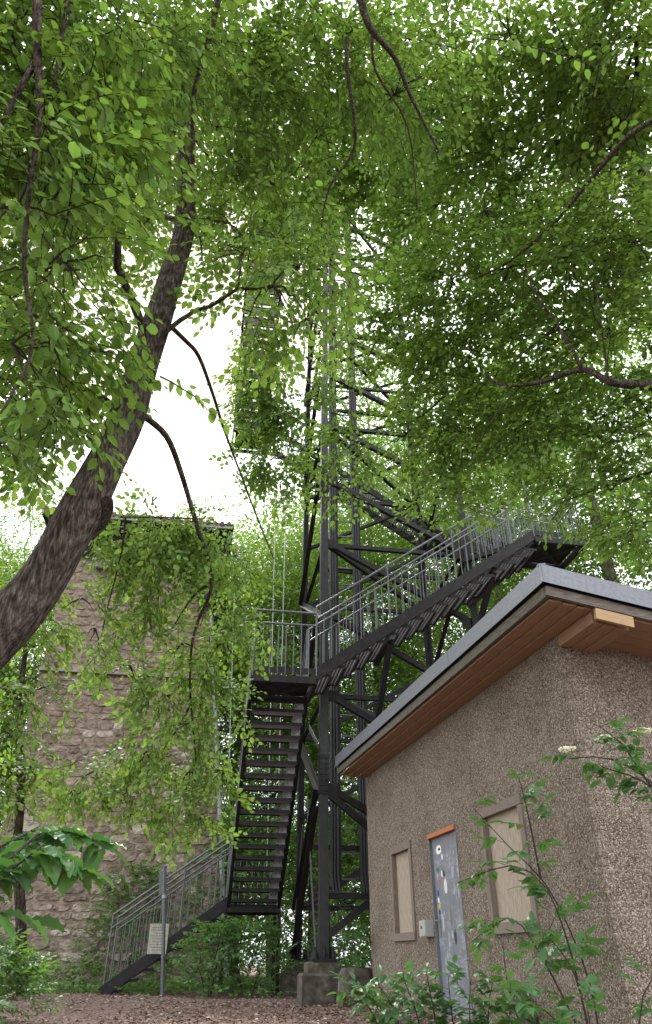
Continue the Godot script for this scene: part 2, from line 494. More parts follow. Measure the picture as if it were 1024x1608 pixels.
	for k in 3:
		var mb := MB.new()
		mb.coloured = true
		mb.col = [Color(0.09, 0.2, 0.07), Color(0.075, 0.175, 0.07), Color(0.11, 0.24, 0.06)][k]
		var droop := 0.15 + 0.12 * k
		var rows := [[0.0, 0.02], [0.07, 0.42], [0.15, 0.62], [0.26, 0.8], [0.38, 0.9], [0.5, 0.9], [0.62, 0.8], [0.74, 0.62], [0.85, 0.38], [0.93, 0.16], [1.0, 0.0]]
		for j in rows.size() - 1:
			for s in [-1.0, 1.0]:
				var p := []
				for q in [j, j + 1]:
					var t: float = rows[q][0]
					var w: float = rows[q][1] * 0.3
					var pleat := 0.035 if q % 2 == 0 else -0.02
					p.append(Vector3(t, -droop * t * t, 0))
					p.append(Vector3(t + 0.06 * (1.0 - t), -droop * t * t + 0.28 * w + pleat, s * w))
				if s > 0:
					mb.quad(p[0], p[1], p[3], p[2])
				else:
					mb.quad(p[0], p[2], p[3], p[1])
		sprays["hazel_%d" % k] = mb.mesh()

func out_basis(dir: Vector3, lean := 0.35) -> Basis:
	var up := (Vector3.UP + Vector3(rng.randf_range(-lean, lean), 0, rng.randf_range(-lean, lean))).normalized()
	var x := dir.normalized()
	var z := x.cross(up)
	if z.length() < 0.05:
		z = x.cross(Vector3(0.3, 0.1, 1.0))
	z = z.normalized()
	return Basis(x, z.cross(x).normalized(), z)

func bend(a: Vector3, b: Vector3, sag: float, steps: int, wobble: float) -> Array:
	var pts := []
	for k in steps + 1:
		var t := float(k) / steps
		var p := a.lerp(b, t) + Vector3.UP * sag * sin(t * PI)
		if k > 0 and k < steps:
			p += Vector3(rng.randf_range(-1, 1), rng.randf_range(-1, 1), rng.randf_range(-1, 1)) * wobble
		pts.append(p)
	return pts

func smooth(pts: Array, each := 4) -> Array:
	var o := []
	for k in pts.size() - 1:
		var a: Vector3 = pts[maxi(k - 1, 0)]
		var b: Vector3 = pts[k]
		var c: Vector3 = pts[k + 1]
		var d: Vector3 = pts[mini(k + 2, pts.size() - 1)]
		for j in each:
			o.append(b.cubic_interpolate(c, a, d, float(j) / each))
	o.append(pts[-1])
	return o

func spread_out(values: Array, each := 4) -> Array:
	var o := []
	for k in values.size() - 1:
		for j in each:
			o.append(lerpf(values[k], values[k + 1], float(j) / each))
	o.append(values[-1])
	return o

func taper(a: float, b: float, num: int) -> Array:
	var r := []
	for k in num:
		r.append(lerpf(a, b, float(k) / maxf(1.0, num - 1.0)))
	return r

# A tree: a trunk along pts, a limb to each clump of leaves, twigs and leafy sprays through every clump.
# clump: [x, y, z, radius, sprays per cubic metre, hanging 0..1]
func tree(called: String, label: String, group: String, pts: Array, radii: Array, clumps: Array, opt := {}) -> Node3D:
	var base: Vector3 = pts[0]
	var t := thing(called, label, "tree", base, 0.0, group)
	var local := []
	for p in pts:
		local.append(p - base)
	var bark: Material = opt.get("bark", M.bark)
	var mb := MB.new()
	mb.tube(smooth(local), spread_out(radii), opt.get("sides", 14), opt.get("rough", 0.07))
	put("trunk", mb.mesh(), bark, t)
	var kind: String = opt.get("spray", "beech")
	var variants: int = {"beech": 4, "bough": 3, "shrub": 3}[kind]
	var where := []
	for k in variants:
		where.append([])
	var scale: float = opt.get("scale", 1.0)
	var twigs := MB.new()
	var wood := []
	for k in range(2, local.size()):
		wood.append([local[k], radii[k]])
	for c in clumps:
		var mid := Vector3(c[0], c[1], c[2]) - base
		var r: float = c[3]
		var hang: float = c[5] if c.size() > 5 else 0.0
		# limb from the nearest wood that is already there
		if not opt.get("no_limbs", false) and not (c.size() > 6 and c[6]):
			var best := 0
			var bd := 1e9
			for k in wood.size():
				var q: Vector3 = wood[k][0]
				var dd := q.distance_to(mid) + maxf(0.0, q.y - mid.y) * 0.5
				if dd < bd:
					bd = dd; best = k
			var from: Vector3 = wood[best][0]
			var away := from.distance_to(mid)
			var lp := bend(from, mid, 0.1 + 0.05 * away, 8, 0.04 * away)
			var lr: float = minf(wood[best][1] * 0.6, 0.012 + 0.012 * away) * opt.get("limb", 1.0)
			var lm := MB.new()
			lm.tube(lp, taper(lr, lr * 0.4, 9), 6, 0.06)
			put("limb", lm.mesh(), bark, t)
			for k in [4, 6, 8]:
				wood.append([lp[k], lr * 0.7])
		for k in int(clampf(10.0 * r, 4, 12)) if opt.get("twigs", true) else 0:
			var d := Vector3(rng.randf_range(-1, 1), rng.randf_range(-0.6, 0.4) - hang, rng.randf_range(-1, 1)).normalized()
			var end := mid + d * r * rng.randf_range(0.6, 1.0)
			twigs.tube(bend(mid, end, 0.06 * r, 4, 0.04 * r), taper(0.009 * opt.get("limb", 1.0), 0.002, 5), 4)
		var num := int(c[4] * 1.9 * r * r / (scale * scale))
		var flat: float = opt.get("flat", 0.7)
		for k in num:
			var d := Vector3(rng.randfn(), rng.randfn(), rng.randfn()).normalized()
			var rr := pow(rng.randf(), 0.45) * r * rng.randf_range(0.8, 1.12)
			var p := mid + Vector3(d.x, d.y * flat, d.z) * rr
			var g := gaps.get_noise_3dv((p + base) * opt.get("gap_scale", 1.0))
			if g < opt.get("gap", -0.12) + 0.16 * hang + rng.randf_range(-0.1, 0.1):
				continue
			var out := Vector3(d.x, 0, d.z).normalized() * (1.0 - hang) + Vector3(rng.randf_range(-0.7, 0.7), rng.randf_range(-0.55, 0.15) - hang * 1.1, rng.randf_range(-0.7, 0.7))
			var b := out_basis(out, 0.3 + 0.5 * hang)
			if hang > 0.5:
				b = Basis(b.x, rng.randf() * TAU) * b
			var s: float = rng.randf_range(0.65, 1.25) * scale * (c[7] if c.size() > 7 else 1.0)
			var v := rng.randi() % variants
			where[v].append(Transform3D(b.scaled(Vector3.ONE * s), p))
	if twigs.v.size():
		put("twigs", twigs.mesh(), M.twig, t).set_meta("kind", "stuff")
	for k in variants:
		if where[k].size():
			var o := many("crown", sprays["%s_%d" % [kind, k]], M.leaf, where[k], [], t)
			o.set_meta("kind", "stuff")
	return t

# A leafy sprig whose leaves are parts of their own.
func sprig(t: Node3D, base: Vector3, a: Vector3, b: Vector3, num: int, size: float, spread := 0.06, wood := true) -> void:
	var pts := bend(a - base, b - base, 0.05, 6, 0.012)
	if wood:
		var mb := MB.new()
		mb.tube(pts, taper(0.006, 0.0015, 7), 5)
		put("twig", mb.mesh(), M.twig, t)
	var run := (b - a).normalized()
	for k in num:
		var f := (k + 0.6) / num
		var p: Vector3 = pts[mini(int(f * 6.0), 5)].lerp(pts[mini(int(f * 6.0) + 1, 6)], fmod(f * 6.0, 1.0))
		p += Vector3(rng.randf_range(-spread, spread), rng.randf_range(-spread, spread) * 0.6, rng.randf_range(-spread, spread))
		var side := run.cross(Vector3.UP).normalized() * (1.0 if k % 2 == 0 else -1.0)
		var d := (run * rng.randf_range(0.3, 1.0) + side * rng.randf_range(0.5, 1.1) + Vector3(0, rng.randf_range(-0.9, 0.1), 0)).normalized()
		var s := size * rng.randf_range(0.75, 1.2)
		put("leaf", leaf_meshes[rng.randi() % 8], M.leaf, t, Transform3D(out_basis(d, 0.6).scaled(Vector3.ONE * s), p))

# A background tree: its crown is filled with clumps inside an ellipsoid.
func far_tree(label: String, x: float, z: float, h: float, low: float, wide: float, trunk_r: float, num: int, tone: Color, lean := Vector3.ZERO, opt := {}) -> void:
	var y := ground_at(x, z) - 0.1
	var pts := []
	var radii := []
	for k in 7:
		var f := k / 6.0
		pts.append(Vector3(x, y, z) + Vector3(rng.randf_range(-0.12, 0.12), 0, rng.randf_range(-0.12, 0.12)) * k * 0.4 + Vector3.UP * h * 0.74 * f + lean * f * h)
		radii.append(trunk_r * (1.15 - f) + 0.02)
	var clumps := []
	for k in num:
		var d := Vector3(rng.randfn(), rng.randfn(), rng.randfn()).normalized() * pow(rng.randf(), 0.4)
		var f := (low + h) * 0.5 + d.y * (h - low) * 0.5
		var p := Vector3(x, y + f, z) + Vector3(d.x, 0, d.z) * wide + lean * f
		clumps.append([p.x, p.y, p.z, rng.randf_range(0.9, 1.5), opt.get("density", 12.0)])
	tree("beech_tree", label, "trees in the wood behind the mast", pts, radii, clumps, {"spray": "bough", "bark": M.far_bark, "sides": 9, "limb": 1.2, "twigs": false, "gap": -0.2, "scale": opt.get("scale", 1.25)})

# A shrub: stems from the base, leafy twigs through a dome.
func shrub(label: String, group: String, at: Vector3, wide: float, high: float, num: int, tone: Color, kind := "shrub", scale := 1.0) -> void:
	at.y = ground_at(at.x, at.z)
	var t := thing("shrub", label, "shrub", at, 0.0, group)
	for k in 5:
		var a := rng.randf() * TAU
		var end := Vector3(cos(a) * wide * 0.6, high * rng.randf_range(0.6, 0.9), sin(a) * wide * 0.6)
		var mb := MB.new()
		mb.tube(bend(Vector3(cos(a) * 0.05, -0.05, sin(a) * 0.05), end, 0.1, 4, 0.05), taper(0.012, 0.003, 5), 5)
		put("stem", mb.mesh(), M.twig, t)
	var where := [[], [], []]
	for k in num:
		var a := rng.randf() * TAU
		var f := pow(rng.randf(), 0.7)
		var r := sqrt(rng.randf()) * wide * sqrt(maxf(0.05, 1.0 - f * f))
		var p := Vector3(cos(a) * r, f * high + 0.03, sin(a) * r)
		if gaps.get_noise_3dv((p + at) * 1.6) < -0.22:
			continue
		var out := Vector3(cos(a), rng.randf_range(-0.4, 0.5), sin(a)) + Vector3(rng.randf_range(-0.6, 0.6), 0, rng.randf_range(-0.6, 0.6))
		var v := rng.randi() % 3
		where[v].append(Transform3D(out_basis(out, 0.5).scaled(Vector3.ONE * rng.randf_range(0.7, 1.1) * scale), p))
	for k in 3:
		if where[k].size():
			many("foliage", sprays["%s_%d" % [kind, k]], M.leaf_gloss, where[k], [], t).set_meta("kind", "stuff")

# Elder: arching stems with compound leaves, each leaf a part of its own.
func elder(label: String, at: Vector3, stems: Array, per_stem: int, size: float, flowers := []) -> void:
	var t := thing("elder_shrub", label, "shrub", at, 0.0, "elder growing along the hut")
	for s in stems:
		var pts := []
		for p in s:
			pts.append(p - at)
		var c := Curve3D.new()
		for k in pts.size():
			var d: Vector3 = (pts[mini(k + 1, pts.size() - 1)] - pts[maxi(k - 1, 0)]) * 0.18
			c.add_point(pts[k], -d, d)
		var smooth := []
		var length := c.get_baked_length()
		for k in 13:
			smooth.append(c.sample_baked(length * k / 12.0))
		var mb := MB.new()
		mb.tube(smooth, taper(0.009, 0.0025, 13), 6)
		put("stem", mb.mesh(), M.twig, t)
		for k in per_stem:
			var f := 0.3 + 0.7 * (k + rng.randf()) / per_stem
			var p := c.sample_baked(length * f)
			var run := (c.sample_baked(minf(length, length * f + 0.05)) - c.sample_baked(length * f - 0.05)).normalized()
			var side := Vector3(rng.randf_range(-1, 1), rng.randf_range(-0.35, 0.5), rng.randf_range(-1, 1)).normalized()
			var d := (side + run * 0.5).normalized()
			var sc := size * rng.randf_range(0.75, 1.15)
			var o := put("leaf", sprays["elder_%d" % (rng.randi() % 4)], M.leaf_gloss, t, Transform3D(out_basis(d, 0.45).scaled(Vector3.ONE * sc), p))
	for f in flowers:
		var mb := MB.new()
		for k in 60:
			var a := rng.randf() * TAU
			var r := sqrt(rng.randf()) * 0.05
			var p := Vector3(cos(a) * r, 0.012 - r * r * 4.0 + rng.randf_range(-0.006, 0.006), sin(a) * r)
			mb.box(p, Vector3(0.008, 0.005, 0.008), Basis(Vector3.UP, rng.randf() * TAU))
		put("flower_head", mb.mesh(), M.blossom, t, Transform3D(Basis.IDENTITY, f - at))


# ---------------------------------------------------------------- hut
func wall_with_holes(mb: MB, z0: float, z1: float, y0: float, y1: float, holes: Array, deep: float) -> void:
	# a wall in the plane x = 0 that faces -x; holes: [z_min, z_max, y_min, y_max], reveal deep metres
	var zs := [z0, z1]
	var ys := [y0, y1]
	for h in holes:
		zs.append_array([h[0], h[1]]); ys.append_array([h[2], h[3]])
	zs.sort(); ys.sort()
	for a in zs.size() - 1:
		for b in ys.size() - 1:
			if zs[a + 1] - zs[a] < 0.001 or ys[b + 1] - ys[b] < 0.001:
				continue
			var zc: float = (zs[a] + zs[a + 1]) * 0.5
			var yc: float = (ys[b] + ys[b + 1]) * 0.5
			var open := false
			for h in holes:
				open = open or (zc > h[0] and zc < h[1] and yc > h[2] and yc < h[3])
			if not open:
				mb.quad(Vector3(0, ys[b], zs[a]), Vector3(0, ys[b], zs[a + 1]), Vector3(0, ys[b + 1], zs[a + 1]), Vector3(0, ys[b + 1], zs[a]))
	for h in holes:
		mb.quad(Vector3(0, h[3], h[0]), Vector3(0, h[3], h[1]), Vector3(deep, h[3], h[1]), Vector3(deep, h[3], h[0]))
		mb.quad(Vector3(0, h[2], h[1]), Vector3(0, h[2], h[0]), Vector3(deep, h[2], h[0]), Vector3(deep, h[2], h[1]))
		mb.quad(Vector3(0, h[2], h[0]), Vector3(0, h[3], h[0]), Vector3(deep, h[3], h[0]), Vector3(deep, h[2], h[0]))
		mb.quad(Vector3(0, h[3], h[1]), Vector3(0, h[2], h[1]), Vector3(deep, h[2], h[1]), Vector3(deep, h[3], h[1]))

func door_texture() -> ImageTexture:
	var im := Image.create(256, 512, false, Image.FORMAT_RGB8)
	var f := FastNoiseLite.new()
	f.seed = 5
	f.frequency = 0.012
	f.fractal_octaves = 5
	for y in 512:
		for x in 256:
			var a := f.get_noise_2d(x * 2.2, y * 0.7) * 0.5 + 0.5
			var b := f.get_noise_2d(x * 0.6 + 900, y * 3.0) * 0.5 + 0.5
			var s := 0.16 + 0.07 * a + 0.04 * maxf(0.0, b - 0.55) * 8.0
			im.set_pixel(x, y, lin(s * 0.98, s * 1.03, s * 1.15))
	# torn paper and rubbed-off paint left on the sheet
	for k in 70:
		var cx := rng.randi_range(20, 236)
		var cy := int(40 + pow(rng.randf(), 1.3) * 330)
		var w := rng.randi_range(4, 14)
		var h := rng.randi_range(8, 50)
		var g := rng.randf_range(0.22, 0.5)
		for y in range(cy, mini(511, cy + h)):
			for x in range(cx, mini(255, cx + w)):
				if f.get_noise_2d(x * 9.0 + k * 40, y * 5.0) > 0.02:
					im.set_pixel(x, y, lin(g, g * 0.98, g))
	for k in 40:
		var cx := rng.randf_range(20, 230)
		var cy := rng.randf_range(260, 480)
		var ang := rng.randf_range(-0.5, 0.6)
		for s in rng.randi_range(14, 60):
			var x := int(cx + s * cos(ang)); var y := int(cy + s * sin(ang) + s * s * 0.004)
			if x > 1 and x < 254 and y < 510 and y > 1:
				im.set_pixel(x, y, lin(0.4, 0.42, 0.47)); im.set_pixel(x, y + 1, lin(0.32, 0.34, 0.4))
	return ImageTexture.create_from_image(im)

func build_hut() -> void:
	var t := thing("hut", "flat-roofed pebble-dashed hut with zinc roof edge, boarded windows and metal door", "hut", HUT_AT, HUT_TURN)
	var wl := [-4.78, -3.97, 0.71, 1.79]
	var wr := [-1.95, -1.04, 0.71, 1.8]
	var dr := [-3.38, -2.57, -0.12, 1.76]
	var mb := MB.new()
	wall_with_holes(mb, -5.8, 0.0, -1.4, 3.02, [wl, wr, dr], 0.09)
	# the other three sides, and a closed back of the reveals
	mb.quad(Vector3(0, -1.4, 0), Vector3(4.6, -1.4, 0), Vector3(4.6, 3.02, 0), Vector3(0, 3.02, 0))
	mb.quad(Vector3(4.6, -1.4, -5.8), Vector3(0, -1.4, -5.8), Vector3(0, 3.02, -5.8), Vector3(4.6, 3.02, -5.8))
	mb.quad(Vector3(4.6, -1.4, 0), Vector3(4.6, -1.4, -5.8), Vector3(4.6, 3.02, -5.8), Vector3(4.6, 3.02, 0))
	put("wall", mb.mesh(), M.pebble_dash, t)
	for h in [wl, wr]:
		var w: float = h[1] - h[0]
		var fm := MB.new()
		var zc: float = (h[0] + h[1]) * 0.5
		fm.box(Vector3(0.035, h[3] - 0.045, zc), Vector3(0.11, 0.085, w - 0.006))
		var win := put("window", fm.mesh(), M.frame_wood, t)
		for e in [h[0] + 0.043, h[1] - 0.043]:
			var jm := MB.new()
			jm.box(Vector3(0.037, (h[2] + h[3]) * 0.5 - 0.002, e), Vector3(0.108, h[3] - h[2] - 0.18, 0.08))
			put("frame", jm.mesh(), M.frame_wood, win)
		var sm := MB.new()
		sm.box(Vector3(0.029, h[2] + 0.045, zc), Vector3(0.12, 0.085, w - 0.004))
		put("sill", sm.mesh(), M.frame_wood, win)
		var boards := 2
		for k in boards:
			var bw := (w - 0.16) / boards
			var bm := MB.new()
			bm.box(Vector3(0.06, (h[2] + h[3]) * 0.5, h[0] + 0.08 + bw * (k + 0.5)), Vector3(0.03 + 0.004 * k, h[3] - h[2] - 0.17, bw - 0.006))
			put("board", bm.mesh(), M.board_wood, win)
	# door
	var dm := MB.new()
	var dz: float = (dr[0] + dr[1]) * 0.5
	dm.quad(Vector3(0.03, -0.1, dr[0] + 0.02), Vector3(0.03, -0.1, dr[1] - 0.02), Vector3(0.03, 1.71, dr[1] - 0.02), Vector3(0.03, 1.71, dr[0] + 0.02))
	dm.quad(Vector3(0.03, 1.71, dr[0] + 0.02), Vector3(0.03, 1.71, dr[1] - 0.02), Vector3(0.07, 1.71, dr[1] - 0.02), Vector3(0.07, 1.71, dr[0] + 0.02))
	dm.quad(Vector3(0.03, -0.1, dr[1] - 0.02), Vector3(0.07, -0.1, dr[1] - 0.02), Vector3(0.07, 1.71, dr[1] - 0.02), Vector3(0.03, 1.71, dr[1] - 0.02))
	var door_m := mat("door_paint", Color.WHITE, 0.45, 0.1, 0.5)
	door_m.albedo_texture = door_texture()
	var door := put("door", dm.mesh(), door_m, t)
	door.set_meta("label", "blue-grey sheet metal door with torn stickers")
	var lm := MB.new()
	lm.box(Vector3(0.02, 1.737, dz), Vector3(0.09, 0.045, 0.8))
	put("lintel", lm.mesh(), M.orange_paint, t)
	for e in [dr[0] + 0.009, dr[1] - 0.009]:
		var jm := MB.new()
		jm.box(Vector3(0.03, 0.8, e), Vector3(0.07, 1.82, 0.018))
		put("door_frame", jm.mesh(), M.zinc, t)
	for y in [0.35, 1.52]:
		var hm := MB.new()
		hm.rod(Vector3(0.018, y, dr[1] - 0.035), Vector3(0.018, y + 0.14, dr[1] - 0.035), 0.013, 8)
		put("hinge", hm.mesh(), M.dark_steel, door)
	var hm := MB.new()
	hm.box(Vector3(0.022, 0.83, dr[0] + 0.09), Vector3(0.012, 0.2, 0.045))
	hm.tube([Vector3(0.02, 0.88, dr[0] + 0.09), Vector3(-0.035, 0.88, dr[0] + 0.09), Vector3(-0.04, 0.88, dr[0] + 0.11), Vector3(-0.04, 0.875, dr[0] + 0.2)], [0.01, 0.01, 0.01, 0.009], 8)
	put("handle", hm.mesh(), M.dull_metal, door)
	# stickers: [z, y, width, height, colour]
	for s in [[-3.17, 1.58, 0.16, 0.1, Color(0.9, 0.9, 0.9)], [-3.15, 1.585, 0.07, 0.03, Color(0.12, 0.12, 0.13)], [-3.08, 1.5, 0.05, 0.07, Color(0.85, 0.85, 0.86)], [-3.24, 1.38, 0.09, 0.05, Color(0.18, 0.4, 0.38)],
			[-3.13, 1.33, 0.05, 0.07, Color(0.86, 0.86, 0.84)], [-3.07, 1.33, 0.07, 0.07, Color(0.25, 0.24, 0.27)], [-3.2, 1.26, 0.035, 0.05, Color(0.8, 0.16, 0.16)], [-3.28, 1.15, 0.055, 0.07, Color(0.15, 0.25, 0.52)],
			[-3.28, 1.08, 0.05, 0.06, Color(0.86, 0.87, 0.88)], [-3.27, 1.02, 0.05, 0.045, Color(0.85, 0.72, 0.2)], [-3.275, 0.96, 0.055, 0.06, Color(0.12, 0.16, 0.36)], [-2.83, 1.32, 0.07, 0.13, Color(0.62, 0.63, 0.66)],
			[-3.05, 1.2, 0.09, 0.16, Color(0.8, 0.8, 0.8)], [-2.97, 0.9, 0.05, 0.18, Color(0.42, 0.43, 0.36)], [-2.9, 0.72, 0.07, 0.14, Color(0.2, 0.2, 0.23)], [-3.2, 0.86, 0.05, 0.18, Color(0.7, 0.7, 0.72)]]:
		var km := MB.new()
		var zz: float = s[0]
		var yy: float = s[1]
		var hw: float = s[2] * 0.5
		var hh: float = s[3] * 0.5
		var x: float = 0.0285 if s[2] > 0.071 or s[1] < 1.5 else 0.0275
		var poly := []
		for k in 8:
			var a := TAU * (k + 0.5) / 8.0
			poly.append(Vector3(x, yy + clampf(sin(a) * 1.25, -1, 1) * hh * rng.randf_range(0.85, 1.0), zz + clampf(cos(a) * 1.25, -1, 1) * hw * rng.randf_range(0.85, 1.0)))
		for k in range(1, 7):
			km.tri(poly[0], poly[k + 1], poly[k])
		var sm := mat("sticker_%d" % M.size(), s[4], 0.6)
		put("sticker", km.mesh(), sm, door)
	# roof: falls gently to the right
	var fall := 0.13
	var roof := Node3D.new()
	var y0 := 3.245
	var ry := func(x: float) -> float: return y0 - fall * (x + 0.45)
	var x0 := -0.45
	var x1 := 5.0
	var zf := 0.63
	var zb := -5.95
	var rm := MB.new()
	rm.quad(Vector3(x0 + 0.02, ry.call(x0) - 0.03, zf - 0.02), Vector3(x1, ry.call(x1) - 0.03, zf - 0.02), Vector3(x1, ry.call(x1) - 0.03, zb + 0.02), Vector3(x0 + 0.02, ry.call(x0) - 0.03, zb + 0.02))
	var deck := put("roof", rm.mesh(), M.zinc, t)
	# zinc edge in lengths with lapped seams
	var edge_profile := [Vector2(-0.008, -0.155), Vector2(0.012, -0.165), Vector2(0.012, -0.15), Vector2(0.0, -0.145), Vector2(0.0, 0.008), Vector2(-0.05, 0.02), Vector2(-0.05, 0.0), Vector2(-0.008, 0.0)]
	var cuts := [zf, -1.35, -2.9, -4.5, zb]
	for k in 4:
		var em := MB.new()
		var a := Vector3(x0 - 0.003 * (k % 2), ry.call(x0), cuts[k])
		var b := Vector3(x0 - 0.003 * (k % 2), ry.call(x0), cuts[k + 1] - 0.012)
		# running away from the front the profile's x points to the wall
		var prof := []
		for p in edge_profile:
			prof.append(Vector2(p.x, p.y))
		em.extrude(prof, a, b)
		put("flashing", em.mesh(), M.zinc, deck)
	var xs := [x0 - 0.004, 1.9, x1]
	for k in 2:
		var em := MB.new()
		em.extrude(edge_profile, Vector3(xs[k + 1], ry.call(xs[k + 1]), zf + 0.003 * k), Vector3(xs[k], ry.call(xs[k]), zf + 0.003 * k))
		put("flashing", em.mesh(), M.zinc, deck)
	# weathered boards under the zinc
	var bm := MB.new()
	bm.box(Vector3(x0 + 0.04, y0 - 0.225, (zf + zb) * 0.5 - 0.02), Vector3(0.035, 0.09, zf - zb - 0.08))
	put("fascia_board", bm.mesh(), M.grey_wood, deck)
	bm = MB.new()
	bm.box(Vector3(x0 + 0.07, y0 - 0.12, (zf + zb) * 0.5 - 0.02), Vector3(0.05, 0.12, zf - zb - 0.1))
	put("fascia_board", bm.mesh(), M.dark_timber, deck)
	bm = MB.new()
	var fx := Vector3(x0 + 0.03, ry.call(x0 + 0.03) - 0.215, zf - 0.045)
	var fx2 := Vector3(x1, ry.call(x1) - 0.215, zf - 0.045)
	bm.beam(fx, fx2, 0.035, 0.085)
	put("fascia_board", bm.mesh(), M.pine_grey, deck)
	bm = MB.new()
	bm.beam(fx + Vector3(0.05, 0.11, -0.04), fx2 + Vector3(0, 0.11, -0.04), 0.05, 0.1)
	put("fascia_board", bm.mesh(), M.dark_timber, deck)
	# soffit planks along the left side, and across the front overhang
	for k in 3:
		var w := 0.128
		var xm := x0 + 0.065 + w * (k + 0.5)
		var sm := MB.new()
		sm.box(Vector3(xm, ry.call(xm) - 0.262, (zf + zb) * 0.5 - 0.02), Vector3(w - 0.005, 0.02, zf - zb - 0.12))
		put("soffit_plank", sm.mesh(), M.soffit_wood, deck)
	for k in 4:
		var w := 0.14
		var zm := zf - 0.07 - w * (k + 0.5)
		var sm := MB.new()
		var a := Vector3(x0 + 0.455, ry.call(x0 + 0.455) - 0.262, zm)
		var b := Vector3(x1 - 0.02, ry.call(x1 - 0.02) - 0.262, zm)
		sm.beam(a, b, w - 0.005, 0.02)
		put("soffit_plank", sm.mesh(), M.soffit_cross, deck)
	# purlin end under the front overhang, three boards nailed together
	var pm := MB.new()
	pm.beam(Vector3(0.0, 2.875, zf - 0.05), Vector3(0.34, 2.875 - fall * 0.34, zf - 0.05), 0.03, 0.095)
	put("purlin_end", pm.mesh(), M.pine, deck)
	for k in 3:
		pm = MB.new()
		pm.box(Vector3(0.056 + 0.112 * k, 2.876 - fall * (0.056 + 0.112 * k), zf * 0.5 - 0.055), Vector3(0.108, 0.1, zf - 0.11))
		put("purlin_board", pm.mesh(), M.soffit_wood, deck)
	# meter box beside the door
	var box := thing("meter_box", "small grey plastic box on the hut wall beside the door handle", "box", HUT_AT + Basis(Vector3.UP, deg_to_rad(HUT_TURN)) * Vector3(0, 0.74, -3.53), HUT_TURN)
	mb = MB.new()
	mb.box(Vector3(-0.045, 0.075, 0), Vector3(0.09, 0.16, 0.2))
	put("body", mb.mesh(), M.grey_plastic, box)
	mb = MB.new()
	mb.box(Vector3(-0.094, 0.075, 0), Vector3(0.008, 0.145, 0.185))
	put("lid", mb.mesh(), M.grey_plastic, box)
	mb = MB.new()
	mb.rod(Vector3(-0.097, 0.085, -0.02), Vector3(-0.104, 0.085, -0.02), 0.014, 10)
	put("lock", mb.mesh(), M.black_rubber, box)


# ---------------------------------------------------------------- mast
func angle_profile(w: float, th: float) -> Array:
	return [Vector2(0, 0), Vector2(w, 0), Vector2(w, th), Vector2(th, th), Vector2(th, w), Vector2(0, w)]

